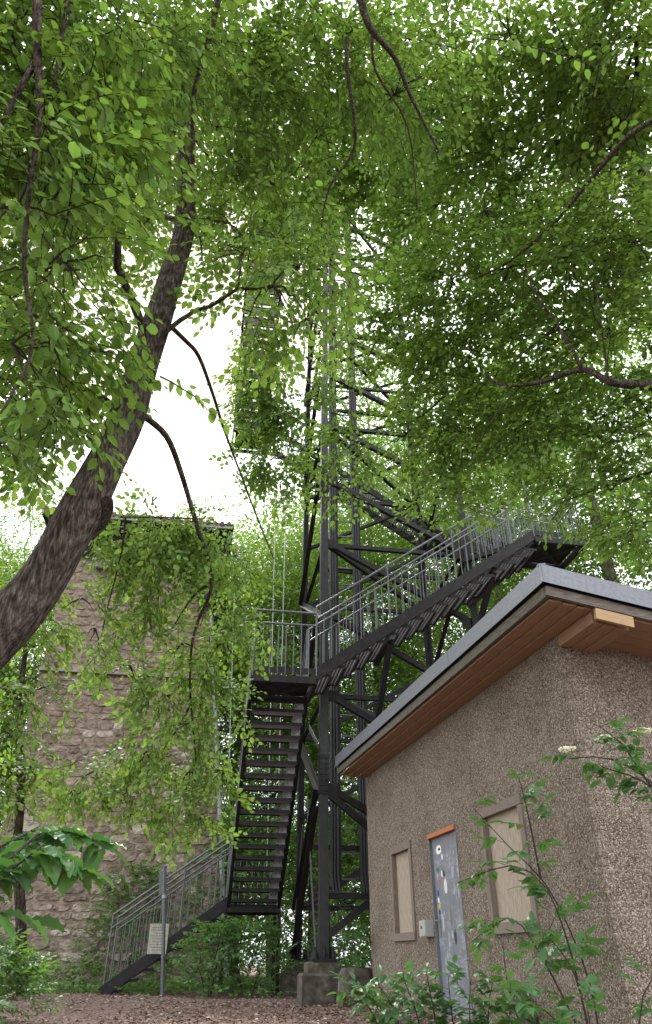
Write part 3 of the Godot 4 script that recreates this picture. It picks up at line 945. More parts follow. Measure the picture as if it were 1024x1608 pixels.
func build_mast() -> void:
	var t := thing("lattice_mast", "tall dark steel lattice mast rising from concrete blocks beside the hut", "mast", MAST_AT, MAST_TURN)
	var w := 2.95
	var top := 27.0
	var legs := [Vector3(0, 0, 0), Vector3(0, 0, -w), Vector3(w, 0, 0), Vector3(w, 0, -w)]
	for k in 4:
		var p: Vector3 = legs[k]
		var sx := 1.0 if p.x < 1.0 else -1.0
		var sz := -1.0 if p.z > -1.0 else 1.0
		var mb := MB.new()
		# two flanges at a right angle, opening towards the inside
		mb.box(p + Vector3(sx * 0.0, (top + 0.5) * 0.5, -sz * 0.08), Vector3(0.14, top - 0.5, 0.022))
		mb.box(p + Vector3(-sx * 0.059, (top + 0.5) * 0.5, sz * 0.0075), Vector3(0.022, top - 0.5, 0.155))
		put("leg", mb.mesh(), M.leg_steel if k == 0 else M.dark_steel, t)
		if k < 2:
			mb = MB.new()
			mb.box(p + Vector3(0, 0.515, 0), Vector3(0.36, 0.035, 0.36))
			var foot := put("foot_plate", mb.mesh(), M.dark_steel, t)
			for s in [[-1, -1], [1, -1], [-1, 1], [1, 1], [0, 1], [-1, 0]]:
				mb = MB.new()
				var q := p + Vector3(s[0] * 0.13, 0.53, s[1] * 0.13)
				mb.rod(q, q + Vector3(0, 0.15, 0), 0.018, 8)
				mb.rod(q + Vector3(0, 0.005, 0), q + Vector3(0, 0.07, 0), 0.034, 6)
				put("anchor_bolt", mb.mesh(), M.dark_steel, foot)
	# splice plates with bolt heads on the near leg
	for y in [3.08, 8.95, 14.8, 20.6]:
		var mb := MB.new()
		mb.box(Vector3(0, y, 0.1), Vector3(0.16, 0.62, 0.018))
		var plate := put("splice_plate", mb.mesh(), M.dark_steel, t)
		mb = MB.new()
		mb.box(Vector3(-0.079, y, 0.0), Vector3(0.018, 0.6, 0.15))
		put("splice_plate", mb.mesh(), M.dark_steel, t)
		for a in 2:
			for b in 7:
				mb = MB.new()
				var q := Vector3(-0.04 + 0.08 * a, y - 0.255 + 0.085 * b, 0.108)
				mb.rod(q, q + Vector3(0, 0, 0.02), 0.019, 6)
				put("bolt", mb.mesh(), M.dark_steel, plate)
	# bracing: each bay has a girt and one diagonal on every face
	var bay := 1.55
	var y := 1.3
	var k := 0
	while y + bay < top:
		var o := 0.06
		var runs := [
			[Vector3(0.05, y + bay, o), Vector3(w - 0.05, y, o)],
			[Vector3(w - 0.05, y + bay, -w - o), Vector3(0.05, y, -w - o)],
			[Vector3(-o, y + (bay if k % 2 == 0 else 0.0), -0.06), Vector3(-o, y + (0.0 if k % 2 == 0 else bay), -w + 0.06)],
			[Vector3(w + o, y + (0.0 if k % 2 == 0 else bay), -0.06), Vector3(w + o, y + (bay if k % 2 == 0 else 0.0), -w + 0.06)],
		]
		for r in runs:
			var mb := MB.new()
			mb.extrude(angle_profile(0.1, 0.013), r[0], r[1])
			put("diagonal", mb.mesh(), M.dark_steel, t)
		for g in [Vector3(0.14, y + bay, 0.05), Vector3(w - 0.14, y, 0.05)]:
			var gm := MB.new()
			gm.box(g, Vector3(0.24, 0.2, 0.014))
			put("gusset_plate", gm.mesh(), M.dark_steel, t)
		if k % 2 == 0:
			for r in [[Vector3(0.05, y, -0.05), Vector3(w - 0.05, y, -0.05)], [Vector3(0.05, y, -w + 0.05), Vector3(w - 0.05, y, -w + 0.05)], [Vector3(0.05, y, -0.06), Vector3(0.05, y, -w + 0.06)], [Vector3(w - 0.05, y, -0.06), Vector3(w - 0.05, y, -w + 0.06)], [Vector3(0.05, y + 0.04, -0.05), Vector3(w - 0.05, y + 0.04, -w + 0.05)]]:
				var mb := MB.new()
				mb.extrude(angle_profile(0.08, 0.012), r[0], r[1])
				put("girt", mb.mesh(), M.dark_steel, t)
		y += bay
		k += 1
	for r in [[Vector3(0.05, 2.75, 0.06), Vector3(w, 0.6, 0.06)], [Vector3(0.05, 0.75, 0.075), Vector3(w, 2.75, 0.075)], [Vector3(-0.06, 2.6, -0.1), Vector3(-0.06, 0.6, -w + 0.1)], [Vector3(0.02, 2.3, -0.4), Vector3(0.02, 0.55, -0.1)]]:
		var mb := MB.new()
		mb.extrude(angle_profile(0.1, 0.013), r[0], r[1])
		put("diagonal", mb.mesh(), M.dark_steel, t)
	# pale flat bars on the left face
	for r in [[Vector3(-0.09, 4.2, -1.2), Vector3(-0.09, 3.6, -0.1)], [Vector3(-0.09, 3.0, -1.4), Vector3(-0.09, 0.6, -0.15)], [Vector3(-0.09, 2.6, -1.9), Vector3(-0.09, 1.2, -2.8)]]:
		var mb := MB.new()
		mb.beam(r[0], r[1], 0.012, 0.09)
		put("flat_bar", mb.mesh(), M.galvanised, t)
	# cable ladder inside the mast: two bundles and rungs
	for x in [0.42, 0.95]:
		for j in 6:
			var mb := MB.new()
			var q := Vector3(x + (j % 3) * 0.052 - 0.05, 0, -1.5 + (j / 3) * 0.06)
			var pts := [q + Vector3(0.3, 1.25 + 0.06 * j, 0.12), q + Vector3(0.16, 1.25 + 0.04 * j, 0.05), q + Vector3(0.04, 1.42, 0.0), q + Vector3(0, 1.75, 0), q + Vector3(0, 12, 0), q + Vector3(0, 24.5, 0)]
			mb.tube(pts, [0.022, 0.022, 0.022, 0.022, 0.022, 0.022], 7)
			put("cable", mb.mesh(), M.black_rubber, t)
		var rm := MB.new()
		rm.box(Vector3(x + 0.11, 13.0, -1.52), Vector3(0.05, 23.2, 0.03))
		put("ladder_rail", rm.mesh(), M.dark_steel, t)
	for j in 56:
		var mb := MB.new()
		mb.beam(Vector3(0.42, 1.7 + 0.41 * j, -1.55), Vector3(1.08, 1.7 + 0.41 * j, -1.55), 0.025, 0.03)
		put("rung", mb.mesh(), M.galvanised, t)
	for j in 4:
		var mb := MB.new()
		mb.beam(Vector3(0.06, 2.2 + 5.6 * j, -1.6), Vector3(w - 0.06, 2.2 + 5.6 * j, -1.6), 0.06, 0.08)
		put("ladder_bracket", mb.mesh(), M.dark_steel, t)
	# foundation blocks under the two legs in view
	var turn := Basis(Vector3.UP, deg_to_rad(MAST_TURN))
	for j in 2:
		var at: Vector3 = MAST_AT + turn * legs[j] + Vector3(-0.07 if j == 0 else -0.02, 0, 0)
		var f := thing("foundation_block", ["weathered concrete block under the near leg of the mast", "concrete block under the mast leg behind, next to the stair post"][j], "block", at, MAST_TURN, "concrete blocks carrying the mast")
		var mb := MB.new()
		var b := 0.27
		var c := 0.025
		var ring := func(h: float, s: float) -> Array: return [Vector3(-s, h, -s), Vector3(s, h, -s), Vector3(s, h, s), Vector3(-s, h, s)]
		var rows := [ring.call(-0.35, b), ring.call(0.36 - c, b), ring.call(0.36, b - c)]
		for r in 2:
			for q in 4:
				mb.quad(rows[r][(q + 1) % 4], rows[r][q], rows[r + 1][q], rows[r + 1][(q + 1) % 4])
		mb.quad(rows[2][0], rows[2][3], rows[2][2], rows[2][1])
		put("body", mb.mesh(), M.concrete, f)
		mb = MB.new()
		b = 0.225
		rows = [ring.call(0.362, b), ring.call(0.5 - c, b), ring.call(0.5, b - c)]
		for r in 2:
			for q in 4:
				mb.quad(rows[r][(q + 1) % 4], rows[r][q], rows[r + 1][q], rows[r + 1][(q + 1) % 4])
		mb.quad(rows[2][0], rows[2][3], rows[2][2], rows[2][1])
		put("cap", mb.mesh(), M.concrete, f, Transform3D(Basis.IDENTITY, Vector3(0.05, 0, -0.03)))
	# antenna shell high on the far corner
	var a := thing("antenna_panel", "pale pinkish antenna panel fixed high on the mast among leaves", "antenna", MAST_AT + turn * Vector3(w - 0.1, 17.6, -w + 0.1), MAST_TURN)
	var am := MB.new()
	am.extrude([Vector2(-0.14, -0.05), Vector2(0.14, -0.05), Vector2(0.16, 0.02), Vector2(0.1, 0.08), Vector2(-0.1, 0.08), Vector2(-0.16, 0.02)], Vector3(0.1, 0, 0.35), Vector3(0.1, 1.9, 0.35), Vector3(0, 0, 1))
	put("shell", am.mesh(), M.antenna_shell, a)
	for y2 in [0.3, 1.6]:
		am = MB.new()
		am.beam(Vector3(0.1, y2, 0.3), Vector3(0.0, y2, 0.02), 0.05, 0.05)
		put("bracket", am.mesh(), M.galvanised, a)


# ---------------------------------------------------------------- stairs
func tread_mesh(width: float, deep: float) -> ArrayMesh:  # z is the way up, x across
	var mb := MB.new()
	for k in 5:
		mb.box(Vector3(0, -0.018, -deep * 0.5 + deep * (k + 0.5) / 5.0), Vector3(width - 0.02, 0.036, 0.02))
	return mb.mesh()

func tread_frame(width: float, deep: float) -> ArrayMesh:
	var mb := MB.new()
	for s in [-1, 1]:
		mb.box(Vector3(s * (width * 0.5 - 0.006), -0.022, 0), Vector3(0.012, 0.05, deep))
	mb.box(Vector3(0, -0.026, -deep * 0.5 - 0.004), Vector3(width, 0.06, 0.008))
	mb.box(Vector3(0, -0.024, deep * 0.5 + 0.004), Vector3(width, 0.05, 0.008))
	return mb.mesh()

func railing(t: Node3D, a: Vector3, b: Vector3, spacing: float, each: bool, far_bars: MB, mid_rail := true) -> void:
	# a and b: feet of the railing; the handrail is the part, its posts and bars are sub-parts
	var mb := MB.new()
	var up := Vector3(0, 1.08, 0)
	mb.rod(a + up, b + up, 0.021, 8)
	var r := put("handrail", mb.mesh(), M.galvanised, t)
	mb = MB.new()
	mb.rod(a + Vector3(0, 0.86, 0), b + Vector3(0, 0.86, 0), 0.017, 7)
	put("rail", mb.mesh(), M.galvanised, r)
	var flat := Vector3(b.x - a.x, 0, b.z - a.z).length()
	var num := int(maxf(2.0, round(flat / spacing)))
	for k in num + 1:
		var p := a.lerp(b, float(k) / num)
		var post := k % 10 == 0 or k == num
		var m := MB.new() if each else far_bars
		m.rod(p, p + (up if post else Vector3(0, 0.86, 0)), 0.016 if post else 0.0085, 6)
		if each:
			put("post" if post else "baluster", m.mesh(), M.galvanised, r)

func stair_flight(t: Node3D, foot: Vector3, way: Vector3, rise: float, run: float, steps: int, width: float, each: bool, far_bars: MB, side_slats := false) -> Vector3:
	var side := way.cross(Vector3.UP).normalized()
	var head := foot + way * run + Vector3.UP * rise
	var slope := (head - foot).normalized()
	var prof := [Vector2(-0.03, -0.09), Vector2(0.03, -0.09), Vector2(0.03, -0.078), Vector2(-0.018, -0.078), Vector2(-0.018, 0.078), Vector2(0.03, 0.078), Vector2(0.03, 0.09), Vector2(-0.03, 0.09)]
	for s in [-1.0, 1.0]:
		var mb := MB.new()
		var p := []
		for q in prof:
			p.append(q if s > 0 else Vector2(-q.x, q.y))
		if s < 0:
			p.reverse()
		var off: Vector3 = side * s * width * 0.5 + Vector3.UP * 0.03
		mb.extrude(p, foot + off - slope * 0.04, head + off + slope * 0.02)
		put("stringer", mb.mesh(), M.dark_steel, t)
		railing(t, foot + off + Vector3.UP * 0.1, head + off + Vector3.UP * 0.1, 0.125, each, far_bars)
	var tm := tread_mesh(width - 0.07, 0.27)
	var tf := tread_frame(width - 0.07, 0.27)
	var sl := MB.new()
	for k in 6:
		sl.box(Vector3(width * 0.5 - 0.06 - 0.026 * k, 0.085, 0.12), Vector3(0.017, 0.14, 0.012))
	sl.box(Vector3(width * 0.5 - 0.125, 0.085, 0.131), Vector3(0.16, 0.016, 0.008))
	sl.box(Vector3(width * 0.5 - 0.125, 0.017, 0.131), Vector3(0.16, 0.016, 0.008))
	var ss := sl.mesh()
	var b := Basis(Vector3.UP.cross(way).normalized(), Vector3.UP, way)
	for k in steps:
		var p := foot + way * run * (k + 0.5) / steps + Vector3.UP * rise * (k + 1.0) / (steps + 1.0) - Vector3.UP * 0.09
		var step := put("tread", tf, M.dark_steel, t, Transform3D(b, p))
		put("grating", tm, M.tread_steel, step)
		if side_slats:
			put("side_slats", ss, M.tread_steel, step)
	return head

func stair_landing(t: Node3D, x0: float, x1: float, z0: float, z1: float, y: float) -> void:
	var mb := MB.new()
	mb.box(Vector3((x0 + x1) * 0.5, y - 0.015, (z0 + z1) * 0.5), Vector3(x1 - x0 - 0.12, 0.025, z1 - z0 - 0.12))
	var l := put("landing", mb.mesh(), M.dark_steel, t)
	for e in [[Vector3(x0, y - 0.08, z0), Vector3(x1, y - 0.08, z0)], [Vector3(x0, y - 0.08, z1), Vector3(x1, y - 0.08, z1)], [Vector3(x0, y - 0.081, z0 + 0.03), Vector3(x0, y - 0.081, z1 - 0.03)], [Vector3(x1, y - 0.081, z0 + 0.03), Vector3(x1, y - 0.081, z1 - 0.03)]]:
		mb = MB.new()
		mb.beam(e[0], e[1], 0.055, 0.11)
		put("edge_beam", mb.mesh(), M.dark_steel, l)
	for e in [[Vector3(x0 + 0.03, y - 0.13, z0 + 0.03), Vector3(x1 - 0.03, y - 0.13, z1 - 0.03)], [Vector3(x0 + 0.03, y - 0.118, z1 - 0.03), Vector3(x1 - 0.03, y - 0.118, z0 + 0.03)]]:
		mb = MB.new()
		mb.beam(e[0], e[1], 0.06, 0.01)
		put("cross_brace", mb.mesh(), M.dark_steel, l)

func toe_board(t: Node3D, a: Vector3, b: Vector3) -> void:
	var mb := MB.new()
	mb.beam(a + Vector3(0, 0.07, 0), b + Vector3(0, 0.07, 0), 0.012, 0.1)
	put("toe_board", mb.mesh(), M.dark_steel, t)

func build_stairs() -> void:
	var t := thing("steel_staircase", "dark steel staircase with grey railings winding up around the lattice mast", "staircase", MAST_AT, MAST_TURN)
	var bars := MB.new()
	var E := Vector3(1, 0, 0)
	var S := Vector3(0, 0, 1)
	var wide := 0.96
	# first flight from the ground, heading right, to the low landing
	var y1 := 1.42
	var x_in := -0.32
	var x_out := -1.32
	var zc := -3.9
	stair_flight(t, Vector3(x_out - 2.08, 0.02, zc), E, y1 - 0.02, 2.08, 8, wide, true, bars)
	stair_landing(t, x_out, x_in, zc - 0.5, zc + 0.5, y1)
	railing(t, Vector3(x_out, y1, zc - 0.5), Vector3(x_in, y1, zc - 0.5), 0.125, true, bars)
	railing(t, Vector3(x_in, y1, zc - 0.5), Vector3(x_in, y1, zc + 0.5), 0.125, true, bars)
	for p in [Vector3(x_in, 0, zc + 0.47), Vector3(x_out, 0, zc - 0.3), Vector3(x_in, 0, zc - 0.47)]:
		var mb := MB.new()
		mb.beam(p + Vector3(0, -0.4, 0), p + Vector3(0, y1 - 0.16, 0), 0.07, 0.07, E)
		put("support_post", mb.mesh(), M.dark_steel, t)
	# second flight towards the clearing
	var y2 := 4.3
	var z_near := 0.28
	stair_flight(t, Vector3((x_in + x_out) * 0.5, y1, zc + 0.5), S, y2 - y1, z_near - zc - 0.5, 17, wide, true, bars, true)
	stair_landing(t, x_out, x_in, z_near, z_near + 1.0, y2)
	railing(t, Vector3(x_out, y2, z_near + 1.0), Vector3(x_in, y2, z_near + 1.0), 0.125, true, bars)
	railing(t, Vector3(x_out, y2, z_near), Vector3(x_out, y2, z_near + 1.0), 0.125, true, bars)
	toe_board(t, Vector3(x_out, y2, z_near + 1.0), Vector3(x_in, y2, z_near + 1.0))
	# a tall side sheet on the landing's left
	var sm := MB.new()
	sm.box(Vector3(x_out - 0.035, y2 - 0.05, z_near + 0.3), Vector3(0.012, 0.55, 0.75))
	put("side_sheet", sm.mesh(), M.zinc, t)
	# third flight across the near face
	var y3 := 7.3
	var x_e := 3.86
	stair_flight(t, Vector3(x_in, y2, z_near + 0.5), E, y3 - y2, x_e - x_in, 18, wide, true, bars)
	stair_landing(t, x_e, x_e + 1.0, z_near, z_near + 1.0, y3)
	railing(t, Vector3(x_e, y3, z_near + 1.0), Vector3(x_e + 1.0, y3, z_near + 1.0), 0.125, true, bars)
	railing(t, Vector3(x_e + 1.0, y3, z_near + 1.0), Vector3(x_e + 1.0, y3, z_near), 0.125, true, bars)
	toe_board(t, Vector3(x_e, y3, z_near + 1.0), Vector3(x_e + 1.0, y3, z_near + 1.0))
	# brackets that carry the third flight from the mast
	for e in [[0.9, 5.0], [2.95, 6.55], [4.1, 7.3]]:
		var x: float = e[0]
		var yb: float = e[1]
		for r in [[Vector3(x, yb, 0.08), Vector3(x, yb, z_near + 1.0)], [Vector3(x, yb - 1.0, 0.08), Vector3(x, yb - 0.05, z_near + 0.9)]]:
			var mb := MB.new()
			var shift: float = minf(0.0, 2.85 - x)
			mb.extrude(angle_profile(0.09, 0.012), r[0] + Vector3(shift, 0, 0), r[1])
			put("bracket", mb.mesh(), M.dark_steel, t)
	# the turns above
	var y4 := 10.6
	var zn := -4.1
	stair_flight(t, Vector3(x_e + 0.5, y3, z_near), -S, y4 - y3, z_near - zn, 18, wide, false, bars)
	stair_landing(t, x_e, x_e + 1.0, zn - 1.0, zn, y4)
	var y5 := 13.7
	stair_flight(t, Vector3(x_e, y4, zn - 0.5), -E, y5 - y4, x_e - x_in + 0.5, 18, wide, false, bars)
	stair_landing(t, x_out - 0.75, x_in - 0.5, zn - 1.0, zn, y5)
	railing(t, Vector3(x_out - 0.75, y5, zn - 1.0), Vector3(x_in - 0.5, y5, zn - 1.0), 0.125, false, bars)
	var y6 := 16.9
	stair_flight(t, Vector3(x_out - 0.25, y5, zn), S, y6 - y5, z_near - zn, 18, wide, false, bars)
	stair_landing(t, x_out - 0.75, x_in - 0.25, z_near, z_near + 1.0, y6)
	for r in [[Vector3(x_e, y4 - 0.1, zn), Vector3(2.95, y4 - 0.1, -2.9)], [Vector3(x_in - 0.5, y5 - 0.1, zn), Vector3(0, y5 - 0.1, -2.95)], [Vector3(x_in - 0.25, y6 - 0.1, z_near), Vector3(0, y6 - 0.1, 0)]]:
		var mb := MB.new()
		mb.beam(r[0], r[1], 0.08, 0.1)
		put("bracket", mb.mesh(), M.dark_steel, t)
	put("balusters", bars.mesh(), M.galvanised, t).set_meta("kind", "stuff")

	# notice on the first flight's railing: print too weathered to read
	var turn := Basis(Vector3.UP, deg_to_rad(MAST_TURN))
	var at := MAST_AT + turn * Vector3(-2.54, 0.85, zc + 0.54)
	var n := thing("notice_board", "weathered cream notice hung on the railing of the lowest flight", "notice", at, MAST_TURN)
	var im := Image.create(96, 128, false, Image.FORMAT_RGB8)
	var f := FastNoiseLite.new()
	f.frequency = 0.04
	for yy in 128:
		for xx in 96:
			var g := 0.42 + 0.12 * f.get_noise_2d(xx, yy) - 0.1 * maxf(0.0, f.get_noise_2d(xx * 0.6 + 50, yy * 0.6))
			im.set_pixel(xx, yy, lin(g * 0.82, g * 0.79, g * 0.66))
	for line in 9:
		var x := 12 + (line % 3) * 5
		while x < 82 - (line * 7) % 14:
			var w := rng.randi_range(4, 12)
			for xx in range(x, mini(x + w, 86)):
				for yy in rng.randi_range(3, 5):
					if rng.randf() < 0.75:
						im.set_pixel(xx, 14 + line * 12 + yy, lin(0.09, 0.085, 0.07))
			x += w + 3
	var nm := mat("notice_print", Color.WHITE, 0.7)
	nm.albedo_texture = ImageTexture.create_from_image(im)
	var q := MB.new()
	q.quad(Vector3(-0.17, -0.235, 0.006), Vector3(0.17, -0.235, 0.006), Vector3(0.17, 0.235, 0.006), Vector3(-0.17, 0.235, 0.006))
	put("print", q.mesh(), nm, n)
	q = MB.new()
	q.box(Vector3.ZERO, Vector3(0.344, 0.474, 0.01))
	put("panel", q.mesh(), M.grey_plastic, n)
	# post in front of the flight with a small sign turned sideways
	at = MAST_AT + turn * Vector3(-2.32, 0.0, zc + 1.35)
	at.y = ground_at(at.x, at.z) - 0.05
	var sp := thing("sign_post", "thin grey steel post with a small sign seen edge-on before the lowest flight", "sign post", at, MAST_TURN)
	sp.rotation_degrees.z = 6.0
	q = MB.new()
	q.rod(Vector3(0, 0, 0), Vector3(0, 2.02, 0), 0.034, 10)
	put("pole", q.mesh(), M.galvanised, sp)
	q = MB.new()
	q.box(Vector3(-0.055, 1.8, -0.16), Vector3(0.012, 0.42, 0.42), Basis(Vector3.UP, 0.25))
	var plate := put("sign_plate", q.mesh(), M.green_grey, sp)
	for yy in [1.66, 1.94]:
		q = MB.new()
		q.beam(Vector3(-0.04, yy, 0), Vector3(-0.06, yy + 0.05, -0.3), 0.02, 0.025)
		put("sign_bracket", q.mesh(), M.dull_metal, sp)
	q = MB.new()
	q.rod(Vector3(0, 1.5, 0), Vector3(0, 1.55, 0), 0.045, 10)
	put("clamp", q.mesh(), M.dull_metal, sp)


# ---------------------------------------------------------------- old rubble tower
func build_stone_tower() -> void:
	var at := Vector3(-2.3, 0, -19.0)
	var turn := 9.5
	var t := thing("stone_tower", "old tapering rubble-stone tower with ledge, green shutters and dark timber eaves", "tower", at, turn)
	var high := 11.6
	var left := func(y: float) -> float: return -5.65 + 0.012 * y
	var right := func(y: float) -> float: return -0.13 * y
	var deep := -5.2
	var mb := MB.new()
	var p := []
	for y in [-0.6, high]:
		p.append_array([Vector3(left.call(y), y, 0), Vector3(right.call(y), y, 0), Vector3(right.call(y), y, deep), Vector3(left.call(y), y, deep)])
	mb.quad(p[0], p[1], p[5], p[4])
	mb.quad(p[1], p[2], p[6], p[5])
	mb.quad(p[2], p[3], p[7], p[6])
	mb.quad(p[3], p[0], p[4], p[7])
	mb.quad(p[4], p[5], p[6], p[7])
	var wall := put("wall", mb.mesh(), M.mortar, t)
	# stones: a few shapes, stretched and set course by course
	var shapes := []
	for k in 14:
		var s := MB.new()
		var front := []
		var back := []
		for j in 8:
			var a := TAU * (j + 0.5) / 8.0
			var q := Vector2(clampf(cos(a) * 1.42, -1, 1), clampf(sin(a) * 1.42, -1, 1)) * 0.5
			var o := rng.randf_range(0.88, 1.0)
			back.append(Vector3(q.x * o, q.y * rng.randf_range(0.82, 1.0), 0))
			front.append(Vector3(q.x * o * rng.randf_range(0.84, 0.97), q.y * rng.randf_range(0.74, 0.95), rng.randf_range(0.3, 1.0)))
		var mid := Vector3(rng.randf_range(-0.15, 0.15), rng.randf_range(-0.1, 0.1), rng.randf_range(0.4, 1.0))
		for j in 8:
			var j2 := (j + 1) % 8
			s.quad(back[j], back[j2], front[j2], front[j])
			s.tri(front[j], front[j2], mid)
		shapes.append(s.mesh())
	var rest := MB.new()
	var y := -0.15
	var count := 0
	while y < 10.9:
		var h := rng.randf_range(0.15, 0.29)
		var x: float = left.call(y) + rng.randf_range(0.0, 0.05)
		var end: float = right.call(y + h)
		while x < end - 0.1:
			var w := minf(rng.randf_range(0.2, 0.62), end - x)
			var hh := h * rng.randf_range(0.78, 1.08)
			var yc := y + h * 0.5 + rng.randf_range(-0.02, 0.02)
			var hidden := yc > 10.15 and x > -4.9 and x < -2.7
			var tr := Transform3D(Basis(Vector3(0, 0, 1), rng.randf_range(-0.05, 0.05)).scaled_local(Vector3(w * 0.98, hh * 1.0, rng.randf_range(0.015, 0.05))), Vector3(x + w * 0.5, yc, -0.004))
			if not hidden:
				if yc < 6.6 and count < 298 and rng.randf() < 0.8:
					put("stone", shapes[rng.randi() % 14], M["stone_%d" % (rng.randi() % 5)], wall, tr)
					count += 1
				else:
					var src: Array = shapes[rng.randi() % 14].surface_get_arrays(0)
					var k := rest.v.size()
					var nb := tr.basis.inverse().transposed()
					for j in src[Mesh.ARRAY_VERTEX].size():
						rest.v.append(tr * src[Mesh.ARRAY_VERTEX][j])
						rest.n.append((nb * src[Mesh.ARRAY_NORMAL][j]).normalized())
						rest.u.append(Vector2.ZERO); rest.c.append(Color.WHITE)
					for j in src[Mesh.ARRAY_INDEX]:
						rest.i.append(k + j)
			x += w
		y += h
	put("stones", rest.mesh(), M.stone_1, wall).set_meta("kind", "stuff")
	# ledge, window and eaves
	mb = MB.new()
	mb.box(Vector3((left.call(7.2) + right.call(7.2)) * 0.5, 7.17, 0.03), Vector3(right.call(7.2) - left.call(7.2) + 0.05, 0.09, 0.2))
	put("ledge", mb.mesh(), M.ledge_stone, t)
	var wx := -3.75
	mb = MB.new()
	mb.box(Vector3(wx, 11.0, -0.02), Vector3(1.5, 0.95, 0.05))
	var win := put("window", mb.mesh(), M.window_glass, t)
	mb = MB.new()
	mb.box(Vector3(wx, 10.42, 0.08), Vector3(1.95, 0.16, 0.3))
	put("sill", mb.mesh(), M.ledge_stone, win)
	for s in [-1, 1]:
		mb = MB.new()
		mb.box(Vector3(wx + s * 0.38, 11.0, 0.03), Vector3(0.72, 0.96, 0.04), Basis(Vector3.UP, s * 0.02))
		put("shutter", mb.mesh(), M.green_paint, win)
	var e0 := -6.35
	var e1 := -0.75
	mb = MB.new()
	mb.box(Vector3((e0 + e1) * 0.5, 11.93, -2.3), Vector3(e1 - e0, 0.1, 6.3))
	var eaves := put("eaves", mb.mesh(), M.dark_timber, t)
	mb = MB.new()
	mb.box(Vector3((e0 + e1) * 0.5, 11.97, 0.87), Vector3(e1 - e0 + 0.06, 0.12, 0.06))
	put("gutter", mb.mesh(), M.downpipe_paint, eaves)
	for x in [-6.1, -5.5, -4.9, -2.5, -2.0, -1.5, -0.95]:
		mb = MB.new()
		mb.beam(Vector3(x, 11.8, -0.02), Vector3(x, 11.8, 0.8), 0.14, 0.16)
		mb.beam(Vector3(x, 10.95, 0.04), Vector3(x, 11.75, 0.72), 0.12, 0.12)
		put("bracket", mb.mesh(), M.dark_timber, eaves)
	for k in 26:
		mb = MB.new()
		mb.box(Vector3(-5.5 + 0.165 * k, 11.42, 0.16 + 0.006 * (k % 2)), Vector3(0.155, 0.75 + 0.05 * ((k * 7) % 3), 0.04))
		put("frieze_board", mb.mesh(), M.dark_timber, eaves)
	# boarded timber bay under the eaves on the right
	for k in 5:
		mb = MB.new()
		var x := -1.55 + 0.17 * k
		mb.box(Vector3(x, 10.75 - 0.04 * (k % 2), 0.35 + 0.003 * k), Vector3(0.16, 2.2 + 0.1 * (k % 3), 0.03))
		put("bay_board", mb.mesh(), M.dark_timber, eaves)
	mb = MB.new()
	mb.box(Vector3(-1.2, 10.8, -1.2), Vector3(0.75, 2.0, 3.0))
	put("bay", mb.mesh(), M.dark_timber, eaves)
	mb = MB.new()
	var ridge := 13.0
	var q := [Vector3(e0 - 0.05, 12.05, 0.95), Vector3(e1 + 0.05, 12.05, 0.95), Vector3(e1 + 0.05, 12.05, -5.6), Vector3(e0 - 0.05, 12.05, -5.6), Vector3(e0 + 2.4, ridge, -2.3), Vector3(e1 - 2.4, ridge, -2.3)]
	mb.quad(q[0], q[1], q[5], q[4])
	mb.tri(q[1], q[2], q[5])
	mb.quad(q[2], q[3], q[4], q[5])
	mb.tri(q[3], q[0], q[4])
	var roof := put("roof", mb.mesh(), M.roof_tile, t)
	for k in 26:
		mb = MB.new()
		var x := e0 + 0.1 + (e1 - e0 - 0.2) * k / 25.0
		mb.tube([Vector3(x, 12.03, 0.98), Vector3(x, 12.17, 0.55)], [0.07, 0.07], 8)
		put("tile", mb.mesh(), M.roof_tile, roof)
	eaves.position.y = -0.27
	roof.position.y = -0.27
	# rainwater pipe down the right corner
	mb = MB.new()
	mb.tube([Vector3(right.call(10.5) + 0.05, 10.5, 0.12), Vector3(right.call(6.0) + 0.05, 6.0, 0.12), Vector3(right.call(0) + 0.02, 0.2, 0.12)], [0.06, 0.06, 0.06], 10)
	var pipe := put("downpipe", mb.mesh(), M.downpipe_paint, t)
	for k in 5:
		mb = MB.new()
		var yy := 1.5 + 2.0 * k
		mb.rod(Vector3(right.call(yy) + 0.045, yy, 0.12), Vector3(right.call(yy + 0.08) + 0.045, yy + 0.08, 0.12), 0.075, 10)
		put("pipe_clip", mb.mesh(), M.downpipe_paint, pipe)
	# small trail mark on the wall
	var mk := thing("trail_plaque", "small salmon-pink plaque on the rubble tower wall behind broad leaves", "plaque", at + Basis(Vector3.UP, deg_to_rad(turn)) * Vector3(-4.72, 2.5, 0.06), turn)
	mb = MB.new()
	mb.box(Vector3.ZERO, Vector3(0.34, 0.24, 0.015))
	put("plate", mb.mesh(), M.plaque_pink, mk)
	mb = MB.new()
	mb.box(Vector3(0.04, -0.03, 0.009), Vector3(0.16, 0.1, 0.004))
	put("mark", mb.mesh(), M.green_grey, mk)


